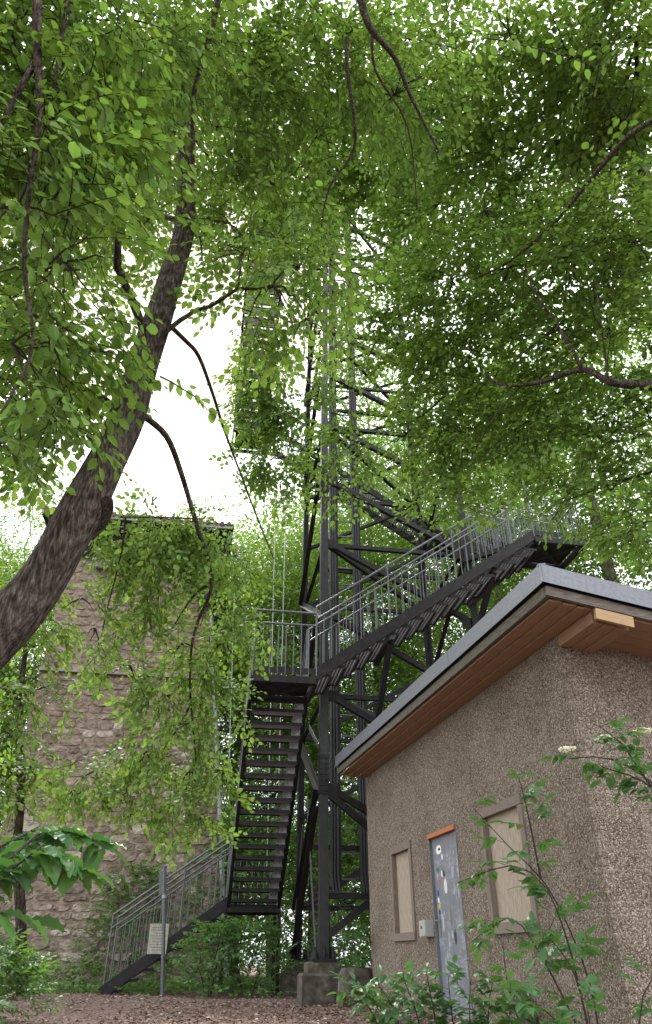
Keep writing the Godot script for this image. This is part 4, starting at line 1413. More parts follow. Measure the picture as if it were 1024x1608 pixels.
# ---------------------------------------------------------------- small things
func build_small() -> void:
	# rough stone and broken bricks at the hut's corner
	var k := 0
	for s in [[0.42, -11.35, 0.5, 0.42, 0.35, "squared mossy stone block beside the hut's far corner", "stone block"], [0.2, -11.0, 0.16, 0.13, 0.12, "small broken brick lying by the concrete block", "brick"], [0.62, -10.5, 0.15, 0.12, 0.1, "pale loose stone lying at the foot of the hut wall", "stone"]]:
		var mb := MB.new()
		var rows := []
		for a in 4:
			var ring := []
			for b in 8:
				var ang := TAU * (b + 0.5) / 8.0
				var g: float = [0.92, 1.0, 0.98, 0.8][a]
				ring.append(Vector3(clampf(cos(ang) * 1.3, -1, 1) * s[2] * 0.5 * g * rng.randf_range(0.92, 1.05), [-0.25, 0.2, 0.8, 1.0][a] * s[3], clampf(sin(ang) * 1.3, -1, 1) * s[4] * 0.5 * g * rng.randf_range(0.92, 1.05)))
			rows.append(ring)
		for a in 3:
			for b in 8:
				mb.quad(rows[a][(b + 1) % 8], rows[a][b], rows[a + 1][b], rows[a + 1][(b + 1) % 8])
		for b in range(1, 7):
			mb.tri(rows[3][0], rows[3][b + 1], rows[3][b])
		var o := put(["stone_block", "broken_brick", "loose_stone"][k], mb.mesh(), [M.concrete, M.stone_0, M.stone_4][k], self)
		o.position = Vector3(s[0], ground_at(s[0], s[1]), s[1])
		o.rotation.y = 0.4 + k
		tag(o, s[5], s[6])
		k += 1
	# thin guy wires left of the mast
	for w in [[Vector3(-2.35, 9.6, -15.5), Vector3(-2.1, 4.0, -15.5), "short thin cable hanging nearest the rubble tower"], [Vector3(-1.35, 12.0, -15.0), Vector3(-1.15, 2.0, -15.0), "long thin cable hanging down past the second stair flight"], [Vector3(-1.05, 12.5, -14.6), Vector3(-0.95, 3.4, -14.6), "thin cable hanging closest to the mast's left legs"]]:
		var mb := MB.new()
		mb.rod(w[0], w[1], 0.011, 5)
		tag(put("hanging_cable", mb.mesh(), M.dull_metal, self), w[2], "cable", "cables hanging beside the stair")


func ground_cover() -> void:
	for g in [[-8.2, -2.0, -18.2, -14.6, 1500, "low green ground cover along the foot of the rubble tower"], [-2.2, 1.6, -18.5, -14.9, 700, "low green plants on the ground behind the mast"], [0.3, 0.8, -11.7, -9.2, 40, "sparse small weeds at the foot of the hut wall"], [-2.0, -0.6, -14.2, -12.6, 40, "sparse small weeds between the blocks and the stair"]]:
		var where := [[], [], []]
		for k in g[4]:
			var x := rng.randf_range(g[0], g[1])
			var z := rng.randf_range(g[2], g[3])
			if hills.get_noise_2d(x * 9.0, z * 9.0) < -0.25:
				continue
			var v := rng.randi() % 3
			var a := rng.randf() * TAU
			where[v].append(Transform3D(out_basis(Vector3(cos(a), rng.randf_range(-0.1, 0.5), sin(a)), 0.4).scaled(Vector3.ONE * rng.randf_range(0.35, 0.55)), Vector3(x, ground_at(x, z) + rng.randf_range(0.0, 0.12), z)))
		var o := Node3D.new()
		o.name = numbered("ground_cover")
		add_child(o, true)
		tag(o, g[5], "ground cover", "", "stuff")
		for k in 3:
			many("foliage", sprays["shrub_%d" % k], M.leaf_gloss, where[k], [], o).set_meta("kind", "stuff")


func hazel_branch() -> void:
	# broad leaves close by on the left
	var base := Vector3(-1.9, -1.0, -1.75)
	var t := thing("hazel_shrub", "broad-leaved hazel branch reaching in front of the rubble tower", "shrub", base)
	for s in [[[Vector3(-1.09, 0.62, -2.01), Vector3(-0.95, 0.65, -2.05), Vector3(-0.83, 0.72, -2.07), Vector3(-0.78, 0.77, -2.09), Vector3(-0.69, 0.71, -2.19)], 44, 0.1, 0.15], [[Vector3(-1.02, 0.65, -2.05), Vector3(-0.9, 0.72, -2.13), Vector3(-0.84, 0.81, -2.19), Vector3(-0.78, 0.84, -2.29), Vector3(-0.67, 0.79, -2.32)], 40, 0.095, 0.15], [[Vector3(-1.08, 0.68, -2.15), Vector3(-1, 0.79, -2.32), Vector3(-0.92, 0.86, -2.39)], 34, 0.1, 0.1], [[Vector3(-0.97, 0.51, -1.9), Vector3(-0.87, 0.59, -1.97), Vector3(-0.8, 0.61, -2.02), Vector3(-0.79, 0.58, -2.1)], 6, 0.11, 0.4], [[Vector3(-0.97, 0.36, -2), Vector3(-0.9, 0.39, -2.1), Vector3(-0.85, 0.42, -2.21)], 4, 0.1, 0.5]]:
		var pts := []
		for p in s[0]:
			pts.append(p - base)
		var mb := MB.new()
		mb.tube(pts, taper(0.006, 0.002, pts.size()), 6)
		put("stem", mb.mesh(), M.twig, t)
		var c := Curve3D.new()
		for p in pts:
			c.add_point(p)
		var length := c.get_baked_length()
		for k in s[1]:
			var f: float = s[3] + (1.0 - s[3]) * (k + 0.5) / s[1]
			var p := c.sample_baked(length * f)
			var a := rng.randf_range(-1.0, 1.0)
			var d := Vector3(0.9 + rng.randf_range(-0.5, 0.4), rng.randf_range(-0.6, 0.1), rng.randf_range(-0.9, 0.9)).normalized()
			if k % 3 == 0:
				d.x = -d.x * 0.4
			var sc: float = s[2] * rng.randf_range(0.7, 1.2)
			put("leaf", sprays["hazel_%d" % (rng.randi() % 3)], M.leaf_gloss, t, Transform3D(out_basis(d, 0.35).scaled(Vector3.ONE * sc), p))


func _ready() -> void:
	# camera
	var cam := Camera3D.new()
	cam.name = "camera"
	cam.fov = 73.33
	cam.near = 0.05
	cam.far = 400.0
	add_child(cam)
	cam.position = Vector3(0, 0.5, 0)
	cam.rotation_degrees = Vector3(33.17, 0, 0)
	cam.current = true
	# bright overcast sky, exposed for the shade under the trees
	var env := Environment.new()
	env.background_mode = Environment.BG_SKY
	var sky := Sky.new()
	var sm := ProceduralSkyMaterial.new()
	sm.sky_top_color = Color(0.97, 0.985, 1.0)
	sm.sky_horizon_color = Color(0.9, 0.92, 0.95)
	sm.ground_horizon_color = Color(0.3, 0.3, 0.26)
	sm.ground_bottom_color = Color(0.2, 0.18, 0.15)
	sm.sun_angle_max = 1.0
	sky.sky_material = sm
	env.sky = sky
	env.tonemap_mode = Environment.TONE_MAPPER_LINEAR
	env.tonemap_exposure = 3.4
	env.sdfgi_enabled = true
	env.ssao_enabled = true
	env.ssil_enabled = true
	var we := WorldEnvironment.new()
	we.name = "environment"
	we.environment = env
	add_child(we)
	var sun := DirectionalLight3D.new()
	sun.name = "sun"
	sun.light_energy = 0.5
	sun.light_angular_distance = 14.0
	sun.light_color = Color(1.0, 0.98, 0.94)
	sun.shadow_enabled = true
	add_child(sun)
	sun.rotation_degrees = Vector3(-52, 200, 0)

	rng.seed = 4711
	hills.seed = 3
	hills.frequency = 0.12
	gaps.seed = 9
	gaps.frequency = 0.9
	gaps.fractal_octaves = 2
	build_materials()
	mat("green_grey", lin(0.07, 0.09, 0.08), 0.6)
	mat("blossom", lin(0.72, 0.7, 0.52), 0.8)
	tri_mat("pine_grey", noise_tex(0.02, [[0.0, lin(0.045, 0.038, 0.03)], [0.5, lin(0.12, 0.1, 0.082)], [1.0, lin(0.22, 0.19, 0.16)]], 56, FastNoiseLite.TYPE_SIMPLEX_SMOOTH, 5), Vector3(0.6, 8.0, 8.0), 0.85, null, 1.0, false)
	tri_mat("soffit_cross", noise_tex(0.02, [[0.0, lin(0.22, 0.125, 0.072)], [0.5, lin(0.285, 0.162, 0.095)], [1.0, lin(0.35, 0.205, 0.125)]], 57, FastNoiseLite.TYPE_SIMPLEX_SMOOTH, 5), Vector3(0.5, 7.0, 7.0), 0.75, null, 1.0, false)
	build_ground()
	build_hut()
	build_mast()
	build_stairs()
	build_stone_tower()
	build_small()
	build_sprays()
	ground_cover()

	# near beech whose trunk leans through the left of the view
	var t1 := tree("beech_tree", "leaning beech with a thick grey trunk close by on bare ground", "beeches around the clearing", [Vector3(-2.95, -1.3, -3.35), Vector3(-2.8, -0.3, -3.4), Vector3(-2.45, 0.75, -3.5), Vector3(-2.11, 1.62, -3.57), Vector3(-1.85, 2.07, -3.63), Vector3(-1.71, 2.43, -3.7), Vector3(-1.6, 2.85, -3.72), Vector3(-1.53, 3.3, -3.78), Vector3(-1.47, 3.9, -3.87), Vector3(-1.44, 4.71, -3.94), Vector3(-1.4, 5.51, -4.01), Vector3(-1.39, 6.61, -4.13), Vector3(-1.55, 8.22, -4.04), Vector3(-1.67, 10.05, -3.91)], [0.26, 0.21, 0.185, 0.165, 0.148, 0.142, 0.138, 0.132, 0.125, 0.115, 0.108, 0.1, 0.08, 0.05], [[-1.91, 5.22, -1.93, 0.7, 130, 0.25], [-1.71, 5.74, -2.07, 0.7, 130, 0.25], [-1.5, 6.46, -2.31, 0.7, 130, 0.25], [-1.75, 4.59, -2.1, 0.6, 130, 0.25], [-1.63, 5.28, -2.37, 0.55, 130, 0.25], [-1.7, 4, -2.25, 0.5, 130, 0.25], [-1.56, 4.44, -2.44, 0.5, 130, 0.25], [-1.59, 3.68, -2.46, 0.45, 130, 0.25], [-1.6, 4.08, -2.68, 0.36, 130, 0.25], [-1.69, 3.28, -2.6, 0.4, 130, 0.25], [-1.6, 3.51, -2.81, 0.36, 130, 0.25], [-1.66, 3.06, -2.86, 0.26, 130, 0.25], [-1.8, 2.91, -2.96, 0.2, 130, 0.25], [-2.11, 8.78, -3.9, 0.95, 85, 0.2], [-1.04, 7.47, -2.85, 0.8, 85, 0.2], [-1.05, 7.2, -3.5, 0.7, 85, 0.2], [-0.5, 7.61, -3.24, 0.9, 85, 0.2], [0.18, 8.14, -3.13, 0.9, 85, 0.2], [0.72, 8.09, -3.64, 0.8, 85, 0.2], [-0.08, 7.96, -3.97, 0.7, 85, 0.2], [-0.55, 7.31, -4.15, 0.55, 85, 0.2], [-0.81, 6.33, -4.07, 0.4, 85, 0.2], [-2.31, 8.13, -4.57, 0.7, 85, 0.2], [-2.27, 7.21, -4.69, 0.5, 85, 0.2], [-1.23, 8.19, -4.77, 0.5, 85, 0.2], [-0.43, 5.1, -3.68, 0.34, 110, 0.3], [-0.6, 4.85, -3.73, 0.26, 110, 0.3], [-0.23, 5.4, -3.73, 0.34, 110, 0.3], [-0.4, 5.75, -3.73, 0.4, 110, 0.3], [-0.71, 5.49, -3.67, 0.34, 110, 0.3], [-1.28, 7.1, -4.77, 0.35, 110, 0.3], [-0.17, 5.04, -3.96, 0.2, 110, 0.3], [-1.72, 3.45, -4.76, 0.3, 250, 0.55, 1, 0.72], [-1.39, 3.44, -4.65, 0.3, 250, 0.55, 1, 0.72], [-1.12, 3.5, -4.85, 0.26, 250, 0.55, 1, 0.72], [-0.9, 3.42, -5.02, 0.26, 250, 0.55, 1, 0.72], [-1.28, 3.28, -4.99, 0.3, 250, 0.55, 1, 0.72], [-1.65, 3.17, -5.06, 0.28, 250, 0.55, 1, 0.72], [-1.95, 2.93, -4.98, 0.2, 250, 0.55, 1, 0.72], [-1.88, 2.78, -5.2, 0.26, 250, 0.55, 1, 0.72], [-1.49, 2.97, -5.31, 0.3, 250, 0.55, 1, 0.72], [-0.98, 3.02, -5.28, 0.26, 250, 0.55, 1, 0.72], [-1.19, 2.75, -5.46, 0.26, 250, 0.55, 1, 0.72], [-0.89, 2.79, -5.55, 0.2, 250, 0.55, 1, 0.72], [-1.68, 2.61, -5.55, 0.22, 250, 0.55, 1, 0.72], [-1.02, 2.51, -5.73, 0.24, 250, 0.55, 1, 0.72], [-1.35, 2.39, -5.7, 0.2, 250, 0.55, 1, 0.72], [-0.87, 2.27, -6.01, 0.2, 250, 0.55, 1, 0.72], [-1.16, 2.21, -5.93, 0.24, 250, 0.55, 1, 0.72], [-1.54, 2.01, -6.06, 0.26, 250, 0.55, 1, 0.72], [-1.98, 1.87, -6.15, 0.24, 250, 0.55, 1, 0.72], [-1.7, 1.73, -6.24, 0.2, 250, 0.55, 1, 0.72], [-1.16, 1.87, -6.15, 0.28, 250, 0.55, 1, 0.72], [-0.93, 1.9, -6.26, 0.2, 250, 0.55, 1, 0.72], [-1.35, 1.62, -6.32, 0.18, 250, 0.55, 1, 0.72], [-1.08, 1.53, -6.38, 0.14, 250, 0.55, 1, 0.72], [-0.82, 3.48, -5.46, 0.2, 250, 0.55, 1, 0.72], [-0.79, 3.09, -5.71, 0.16, 250, 0.55, 1, 0.72], [-2.17, 1.73, -6.24, 0.14, 250, 0.55, 1, 0.72], [-2.28, 4.53, -3.34, 0.55, 130, 0.2], [-1.93, 4.53, -3.34, 0.4, 130, 0.2], [-2.28, 4.03, -3.67, 0.45, 130, 0.2], [-1.96, 4.21, -3.79, 0.28, 130, 0.2], [-2.37, 3.64, -3.92, 0.3, 130, 0.2], [-2.09, 3.64, -3.92, 0.2, 130, 0.2]], {"gap": -0.25, "sides": 24, "rough": 0.08, "flat": 0.85})
	var b1 := t1.position
	for s in [[[Vector3(-1.37, 3.95, -3.96), Vector3(-1.23, 3.89, -4.12), Vector3(-1.14, 3.72, -4.34), Vector3(-1.04, 3.44, -4.65), Vector3(-0.95, 3.19, -4.93), Vector3(-0.94, 3.02, -5.04), Vector3(-1.07, 2.84, -5.28), Vector3(-1.12, 2.62, -5.42), Vector3(-1.14, 2.34, -5.72), Vector3(-1.11, 1.92, -6.12)], 0.026, 0.006],
		[[Vector3(-1.33, 5, -3.99), Vector3(-1.21, 4.96, -4.13), Vector3(-1.11, 4.92, -4.28), Vector3(-1.02, 4.78, -4.61), Vector3(-0.96, 4.67, -4.92), Vector3(-0.84, 4.46, -5.29), Vector3(-0.71, 4.24, -5.68), Vector3(-0.53, 3.93, -6.12)], 0.022, 0.006],
		[[Vector3(-0.94, 3.08, -5), Vector3(-1.07, 3, -5.06), Vector3(-1.15, 2.91, -5.12), Vector3(-1.32, 2.75, -5.34)], 0.012, 0.004],
		[[Vector3(-1.14, 2.32, -5.74), Vector3(-1.27, 2.12, -5.87), Vector3(-1.47, 1.91, -6.07)], 0.01, 0.003],
		[[Vector3(-1.37, 2.99, -3.87), Vector3(-1.31, 3.31, -4.37), Vector3(-0.98, 3.46, -4.63)], 0.008, 0.005],
		[[Vector3(-1.37, 3.03, -3.96), Vector3(-1.52, 3.03, -4.44), Vector3(-1.71, 2.84, -4.92), Vector3(-1.83, 2.71, -5.24)], 0.008, 0.003],
		[[Vector3(-1.51, 4.94, -1.4), Vector3(-1.47, 4.43, -1.61), Vector3(-1.44, 4.06, -1.8), Vector3(-1.47, 3.69, -1.98)], 0.03, 0.01],
		[[Vector3(-1.46, 4.35, -1.66), Vector3(-1.57, 4.11, -1.76), Vector3(-1.64, 3.9, -1.84)], 0.018, 0.009],
		[[Vector3(-1.41, 5.04, -1.58), Vector3(-1.44, 4.57, -1.76), Vector3(-1.46, 4.23, -1.92)], 0.015, 0.006],
		[[Vector3(-1.47, 3.69, -1.98), Vector3(-1.49, 3.37, -2.18), Vector3(-1.45, 3.06, -2.39), Vector3(-1.53, 2.81, -2.49), Vector3(-1.56, 2.7, -2.5)], 0.013, 0.005],
		[[Vector3(-1.64, 3.5, -2.58), Vector3(-1.49, 3.57, -2.77), Vector3(-1.22, 3.49, -2.95), Vector3(-1.03, 3.43, -3.04)], 0.008, 0.003],
		[[Vector3(-0.78, 6.71, -2.16), Vector3(-0.91, 6.26, -2.45), Vector3(-1, 5.98, -2.63), Vector3(-1.03, 5.51, -3.06), Vector3(-1.06, 5.35, -3.16), Vector3(-0.99, 5.27, -3.33), Vector3(-0.99, 5.19, -3.51)], 0.024, 0.006],
		[[Vector3(0.25, 7.18, -2.32), Vector3(0.35, 6.88, -2.52), Vector3(0.57, 6.77, -2.71), Vector3(0.71, 6.61, -2.93), Vector3(0.97, 6.31, -3.25)], 0.036, 0.008],
		[[Vector3(0.38, 6.88, -2.52), Vector3(0.41, 6.68, -2.77), Vector3(0.7, 6.49, -3.13), Vector3(0.81, 6.08, -3.64)], 0.014, 0.004],
		[[Vector3(0.18, 7.02, -2.67), Vector3(0.18, 6.79, -2.82), Vector3(0.25, 6.49, -3.13), Vector3(0.22, 6.38, -3.32), Vector3(0.04, 6.17, -3.46), Vector3(-0.04, 5.94, -3.73), Vector3(0.02, 5.69, -4.01)], 0.019, 0.004]]:
		var pts := []
		for p in s[0]:
			pts.append(p - b1)
		var mb := MB.new()
		pts = smooth(pts)
		mb.tube(pts, taper(s[1], s[2], pts.size()), 8, 0.12)
		put("limb", mb.mesh(), M.bark, t1)
	var burl := MB.new()
	burl.tube([Vector3(-1.62, 2.9, -3.8) - b1, Vector3(-1.54, 2.95, -3.77) - b1, Vector3(-1.48, 2.99, -3.75) - b1, Vector3(-1.43, 3.02, -3.73) - b1, Vector3(-1.4, 3.03, -3.72) - b1], [0.14, 0.125, 0.095, 0.06, 0.02], 14, 0.1)
	put("burl", burl.mesh(), M.bark, t1)
	for s in [[Vector3(-1.41, 3.49, -2.82), Vector3(-0.99, 3.39, -3.01), 14, 0.075], [Vector3(-0.99, 3.42, -2.99), Vector3(-0.61, 3.17, -3.15), 16, 0.075], [Vector3(-1.26, 3.71, -2.8), Vector3(-1.11, 3.52, -2.92), 10, 0.075], [Vector3(-1.37, 3.94, -1.96), Vector3(-1.32, 3.72, -2.04), 14, 0.075], [Vector3(-1.79, 4.49, -1.93), Vector3(-1.9, 4.33, -1.98), 14, 0.075], [Vector3(-1.69, 3.01, -2.9), Vector3(-1.69, 2.79, -2.99), 14, 0.075], [Vector3(-1.43, 4.38, -2.03), Vector3(-1.42, 4.11, -2.14), 14, 0.075], [Vector3(-1.76, 3.49, -2.53), Vector3(-1.72, 3.33, -2.57), 14, 0.075], [Vector3(-1.21, 4.31, -1.79), Vector3(-1.12, 4.04, -1.91), 14, 0.075], [Vector3(-1.47, 3.25, -2.43), Vector3(-1.33, 3.08, -2.48), 14, 0.075], [Vector3(-1.4, 2.8, -2.51), Vector3(-1.54, 2.68, -2.53), 14, 0.075], [Vector3(-1.64, 2.97, -2.77), Vector3(-1.72, 2.79, -2.84), 14, 0.075], [Vector3(-1.53, 3.84, -2.18), Vector3(-1.49, 3.57, -2.3), 14, 0.075], [Vector3(-1.58, 3.52, -2.58), Vector3(-1.35, 3.29, -2.68), 14, 0.075], [Vector3(-1.31, 4.41, -2.08), Vector3(-1.13, 4.19, -2.16), 14, 0.075], [Vector3(-1.75, 3.46, -2.61), Vector3(-1.71, 3.3, -2.65), 14, 0.075], [Vector3(-1.32, 4.59, -1.98), Vector3(-1.51, 4.31, -2.1), 14, 0.075], [Vector3(-1.57, 3.65, -2.1), Vector3(-1.45, 3.39, -2.21), 14, 0.075], [Vector3(1.19, 6.34, -2.39), Vector3(2.03, 5.93, -2.43), 18, 0.08], [Vector3(0.66, 6.79, -2.58), Vector3(1.32, 6.29, -2.55), 14, 0.08]]:
		sprig(t1, b1, s[0], s[1], s[2], s[3], 0.05)

	# young tree at the left edge
	tree("young_beech", "slim young beech with a dark stem before the rubble tower's left side", "", [Vector3(-3.18, 0.22, -8.78), Vector3(-3.24, 0.9, -8.46), Vector3(-3.32, 1.53, -8.17), Vector3(-3.28, 2.11, -7.79), Vector3(-3.35, 2.77, -7.48), Vector3(-3.32, 3.39, -7.19)], [0.06, 0.055, 0.05, 0.045, 0.04, 0.025], [[-3.3, 3.42, -6.93, 0.45, 95, 0.2], [-3.41, 2.9, -7.03, 0.5, 95, 0.2], [-3.03, 2.97, -7.23, 0.3, 95, 0.2], [-3.28, 2.45, -7.33, 0.4, 95, 0.2], [-3.06, 2.25, -7.57, 0.25, 95, 0.2], [-3.37, 1.99, -7.51, 0.35, 95, 0.2], [-3.32, 3.98, -6.81, 0.35, 95, 0.2], [-2.93, 3.58, -6.95, 0.25, 95, 0.2]], {"gap": -0.2})

	# the wide dark beech reaching in from the right
	var t2 := tree("beech_tree", "dark leafy beech spreading wide boughs over the hut roof", "beeches around the clearing", [Vector3(6.1, -0.9, -3.6), Vector3(6.0, 1.0, -3.7), Vector3(5.85, 3.0, -3.9), Vector3(5.6, 5.0, -4.2), Vector3(5.4, 7.0, -4.4), Vector3(5.2, 9.0, -4.5), Vector3(5.0, 12.0, -4.6)], [0.34, 0.28, 0.25, 0.22, 0.18, 0.14, 0.08], [[3.34, 6.98, -4.6, 0.9, 105, 0.1], [2.8, 7.21, -4.93, 0.9, 105, 0.1], [2.24, 7.6, -5.4, 0.85, 105, 0.1], [1.61, 7.8, -5.74, 0.75, 105, 0.1], [1.07, 7.68, -6.06, 0.65, 105, 0.1], [0.66, 7.42, -6.47, 0.5, 105, 0.1], [1.15, 6.99, -6.51, 0.7, 105, 0.1], [1.82, 6.9, -6.09, 0.9, 105, 0.1], [2.5, 6.58, -5.59, 0.9, 105, 0.1], [3.07, 6.12, -5.17, 0.9, 105, 0.1], [3.39, 5.24, -5.5, 0.7, 105, 0.1], [2.94, 5.39, -5.88, 0.75, 105, 0.1], [2.36, 5.77, -6.11, 0.8, 105, 0.1], [1.74, 6.03, -6.66, 0.75, 105, 0.1], [1.07, 6.29, -6.97, 0.55, 105, 0.1], [0.41, 6.34, -7.29, 0.36, 105, 0.1], [0.15, 5.91, -7.58, 0.3, 105, 0.1], [0.07, 6.77, -7.13, 0.28, 105, 0.1], [1.57, 5.73, -7.33, 0.4, 105, 0.1], [1.4, 5.31, -7.61, 0.22, 105, 0.1], [2.29, 5.57, -6.96, 0.3, 105, 0.1], [2.8, 5.09, -6.56, 0.4, 105, 0.1], [3.11, 4.8, -6.15, 0.55, 105, 0.1], [3.39, 4.35, -6.08, 0.5, 105, 0.1]], {"gap": -0.16, "scale": 1.12, "flat": 0.75})
	var b2 := t2.position
	for s in [[[Vector3(3.66, 4.82, -4.58), Vector3(3.08, 5.06, -4.79), Vector3(2.74, 5.15, -4.84), Vector3(2.54, 5.4, -4.92), Vector3(2.19, 5.44, -5.14), Vector3(1.85, 5.55, -5.3), Vector3(1.7, 5.78, -5.39)], 0.052, 0.01],
		[[Vector3(2.54, 5.4, -4.92), Vector3(2.39, 5.87, -4.85), Vector3(2.19, 6.36, -4.77), Vector3(2.12, 6.67, -4.69)], 0.022, 0.005],
		[[Vector3(2.71, 5.15, -4.84), Vector3(2.69, 5.64, -4.64), Vector3(2.66, 6.14, -4.44)], 0.013, 0.004],
		[[Vector3(2.02, 5.48, -5.23), Vector3(1.79, 5.3, -5.46), Vector3(1.56, 5.03, -5.88)], 0.01, 0.004],
		[[Vector3(3.48, 7.2, -3.27), Vector3(2.98, 7.18, -3.52), Vector3(2.67, 7.08, -3.94), Vector3(2.39, 6.97, -4.37), Vector3(2, 6.89, -4.78), Vector3(1.65, 6.97, -5.09)], 0.034, 0.007],
		[[Vector3(2.39, 6.97, -4.37), Vector3(2.15, 6.78, -4.62), Vector3(2.11, 6.46, -4.94)], 0.012, 0.004],
		[[Vector3(1.53, 6.57, -6.55), Vector3(1.15, 6.43, -6.88), Vector3(0.66, 6.49, -7.08), Vector3(0.24, 6.77, -7.01)], 0.016, 0.004],
		[[Vector3(3.65, 4.85, -5.76), Vector3(3.07, 4.8, -6.03), Vector3(2.69, 4.91, -6.56)], 0.02, 0.006]]:
		var pts := []
		for p in s[0]:
			pts.append(p - b2)
		var mb := MB.new()
		pts = smooth(pts)
		mb.tube(pts, taper(s[1], s[2], pts.size()), 7, 0.12)
		put("limb", mb.mesh(), M.bark, t2)

	# tall beech behind it, its crown closing over the mast
	var t3 := tree("beech_tree", "tall beech with a pale forked trunk, crown closing high over the mast", "beeches around the clearing", [Vector3(7.0, -0.6, -7.2), Vector3(6.8, 2, -7.1), Vector3(6.5, 5, -6.9), Vector3(5.9, 8, -6.6), Vector3(4.99, 9.77, -6.37), Vector3(5.02, 10.99, -6.29), Vector3(5.19, 12.1, -6.28), Vector3(5.39, 14.5, -6.38), Vector3(5.48, 17.24, -6.38)], [0.36, 0.3, 0.27, 0.24, 0.2, 0.17, 0.15, 0.12, 0.08], [[3.43, 9.04, -3.5, 0.9, 90, 0.1], [2.8, 9.08, -3.71, 0.95, 90, 0.1], [2.13, 9.55, -3.64, 0.95, 90, 0.1], [1.66, 9.76, -4.22, 0.9, 90, 0.1], [3.47, 8.68, -4.21, 0.8, 90, 0.1], [3, 9.3, -4.76, 0.9, 90, 0.1], [2.33, 9.75, -5.18, 0.9, 90, 0.1], [1.57, 10.89, -3.96, 0.8, 90, 0.1], [1.9, 11.11, -6.81, 1.1, 105, 0.15], [1.02, 12.61, -7.02, 1.1, 105, 0.15], [0.34, 12.39, -7.76, 0.9, 105, 0.15], [1.3, 11.89, -8.09, 0.8, 105, 0.15], [-0.36, 12.13, -6.74, 1, 105, 0.15], [0.08, 12.26, -5.45, 1.1, 105, 0.15], [-1.19, 12.18, -6.11, 1.1, 105, 0.15], [-2.26, 12.71, -5.76, 1.1, 105, 0.15], [-3.38, 11.67, -5.84, 1.1, 105, 0.15], [-4, 11.27, -4.9, 1.1, 105, 0.15], [1.3, 12.86, -5.06, 1.2, 105, 0.15], [3.19, 10.18, -6.21, 1, 105, 0.15], [4.06, 9.72, -5.92, 0.8, 105, 0.15], [-2.57, 10.47, -6.62, 0.8, 105, 0.15], [-3.35, 9.65, -5.97, 0.9, 105, 0.15], [-4.19, 10.03, -5.72, 0.9, 105, 0.15], [-4.37, 8.95, -6.42, 0.7, 105, 0.15], [0.6, 11.8, -8.74, 0.55, 105, 0.15], [-0.14, 11.68, -8.22, 0.5, 105, 0.15], [-1.22, 9.65, -5.97, 0.6, 105, 0.15], [-0.7, 9.94, -6.37, 0.6, 105, 0.15], [-1.6, 10.88, -4.56, 0.9, 105, 0.15], [0.53, 12.68, -6.37, 0.9, 105, 0.15], [1.58, 11.91, -6.28, 0.9, 105, 0.15], [2.12, 10.13, -6.84, 0.7, 105, 0.15], [-3.27, 9.43, -4.92, 0.8, 105, 0.15], [-4.1, 9.64, -4.78, 0.8, 105, 0.15], [-0.14, 10.68, -8.88, 0.4, 105, 0.15], [0.58, 10.07, -9.27, 0.4, 105, 0.15], [-1.02, 9.06, -8.74, 0.55, 150, 0.45, 1], [-0.8, 8.5, -9.11, 0.6, 150, 0.45, 1], [-1.24, 8.5, -9.11, 0.4, 150, 0.45, 1], [-0.48, 8.98, -9.15, 0.5, 150, 0.45, 1], [-0.91, 7.85, -9.53, 0.4, 150, 0.45, 1], [-0.37, 9.7, -8.92, 0.35, 150, 0.45, 1], [-1.24, 7.85, -9.53, 0.25, 150, 0.45, 1], [-0.69, 7.29, -9.9, 0.22, 150, 0.45, 1], [-0.91, 9.34, -8.56, 0.4, 150, 0.45, 1], [-1.3, 8.96, -8.8, 0.35, 150, 0.45, 1], [-1.41, 8.13, -9.35, 0.2, 150, 0.45, 1], [-0.63, 8.13, -9.35, 0.4, 150, 0.45, 1], [-1.11, 9.28, -8.36, 0.3, 150, 0.45, 1], [-0.58, 7.66, -9.66, 0.25, 150, 0.45, 1], [-0.14, 9.22, -9.23, 0.3, 150, 0.45, 1], [3.45, 9.66, -4.17, 0.9, 95, 0.1], [3.98, 8.75, -5.12, 0.8, 95, 0.1], [2.82, 9.99, -4.55, 0.9, 95, 0.1], [2.18, 9.19, -5.67, 0.7, 95, 0.1], [1.48, 10.22, -5, 0.8, 95, 0.1], [3.89, 7.63, -5.61, 0.6, 95, 0.1]], {"gap": -0.22, "scale": 1.3, "limb": 1.1})

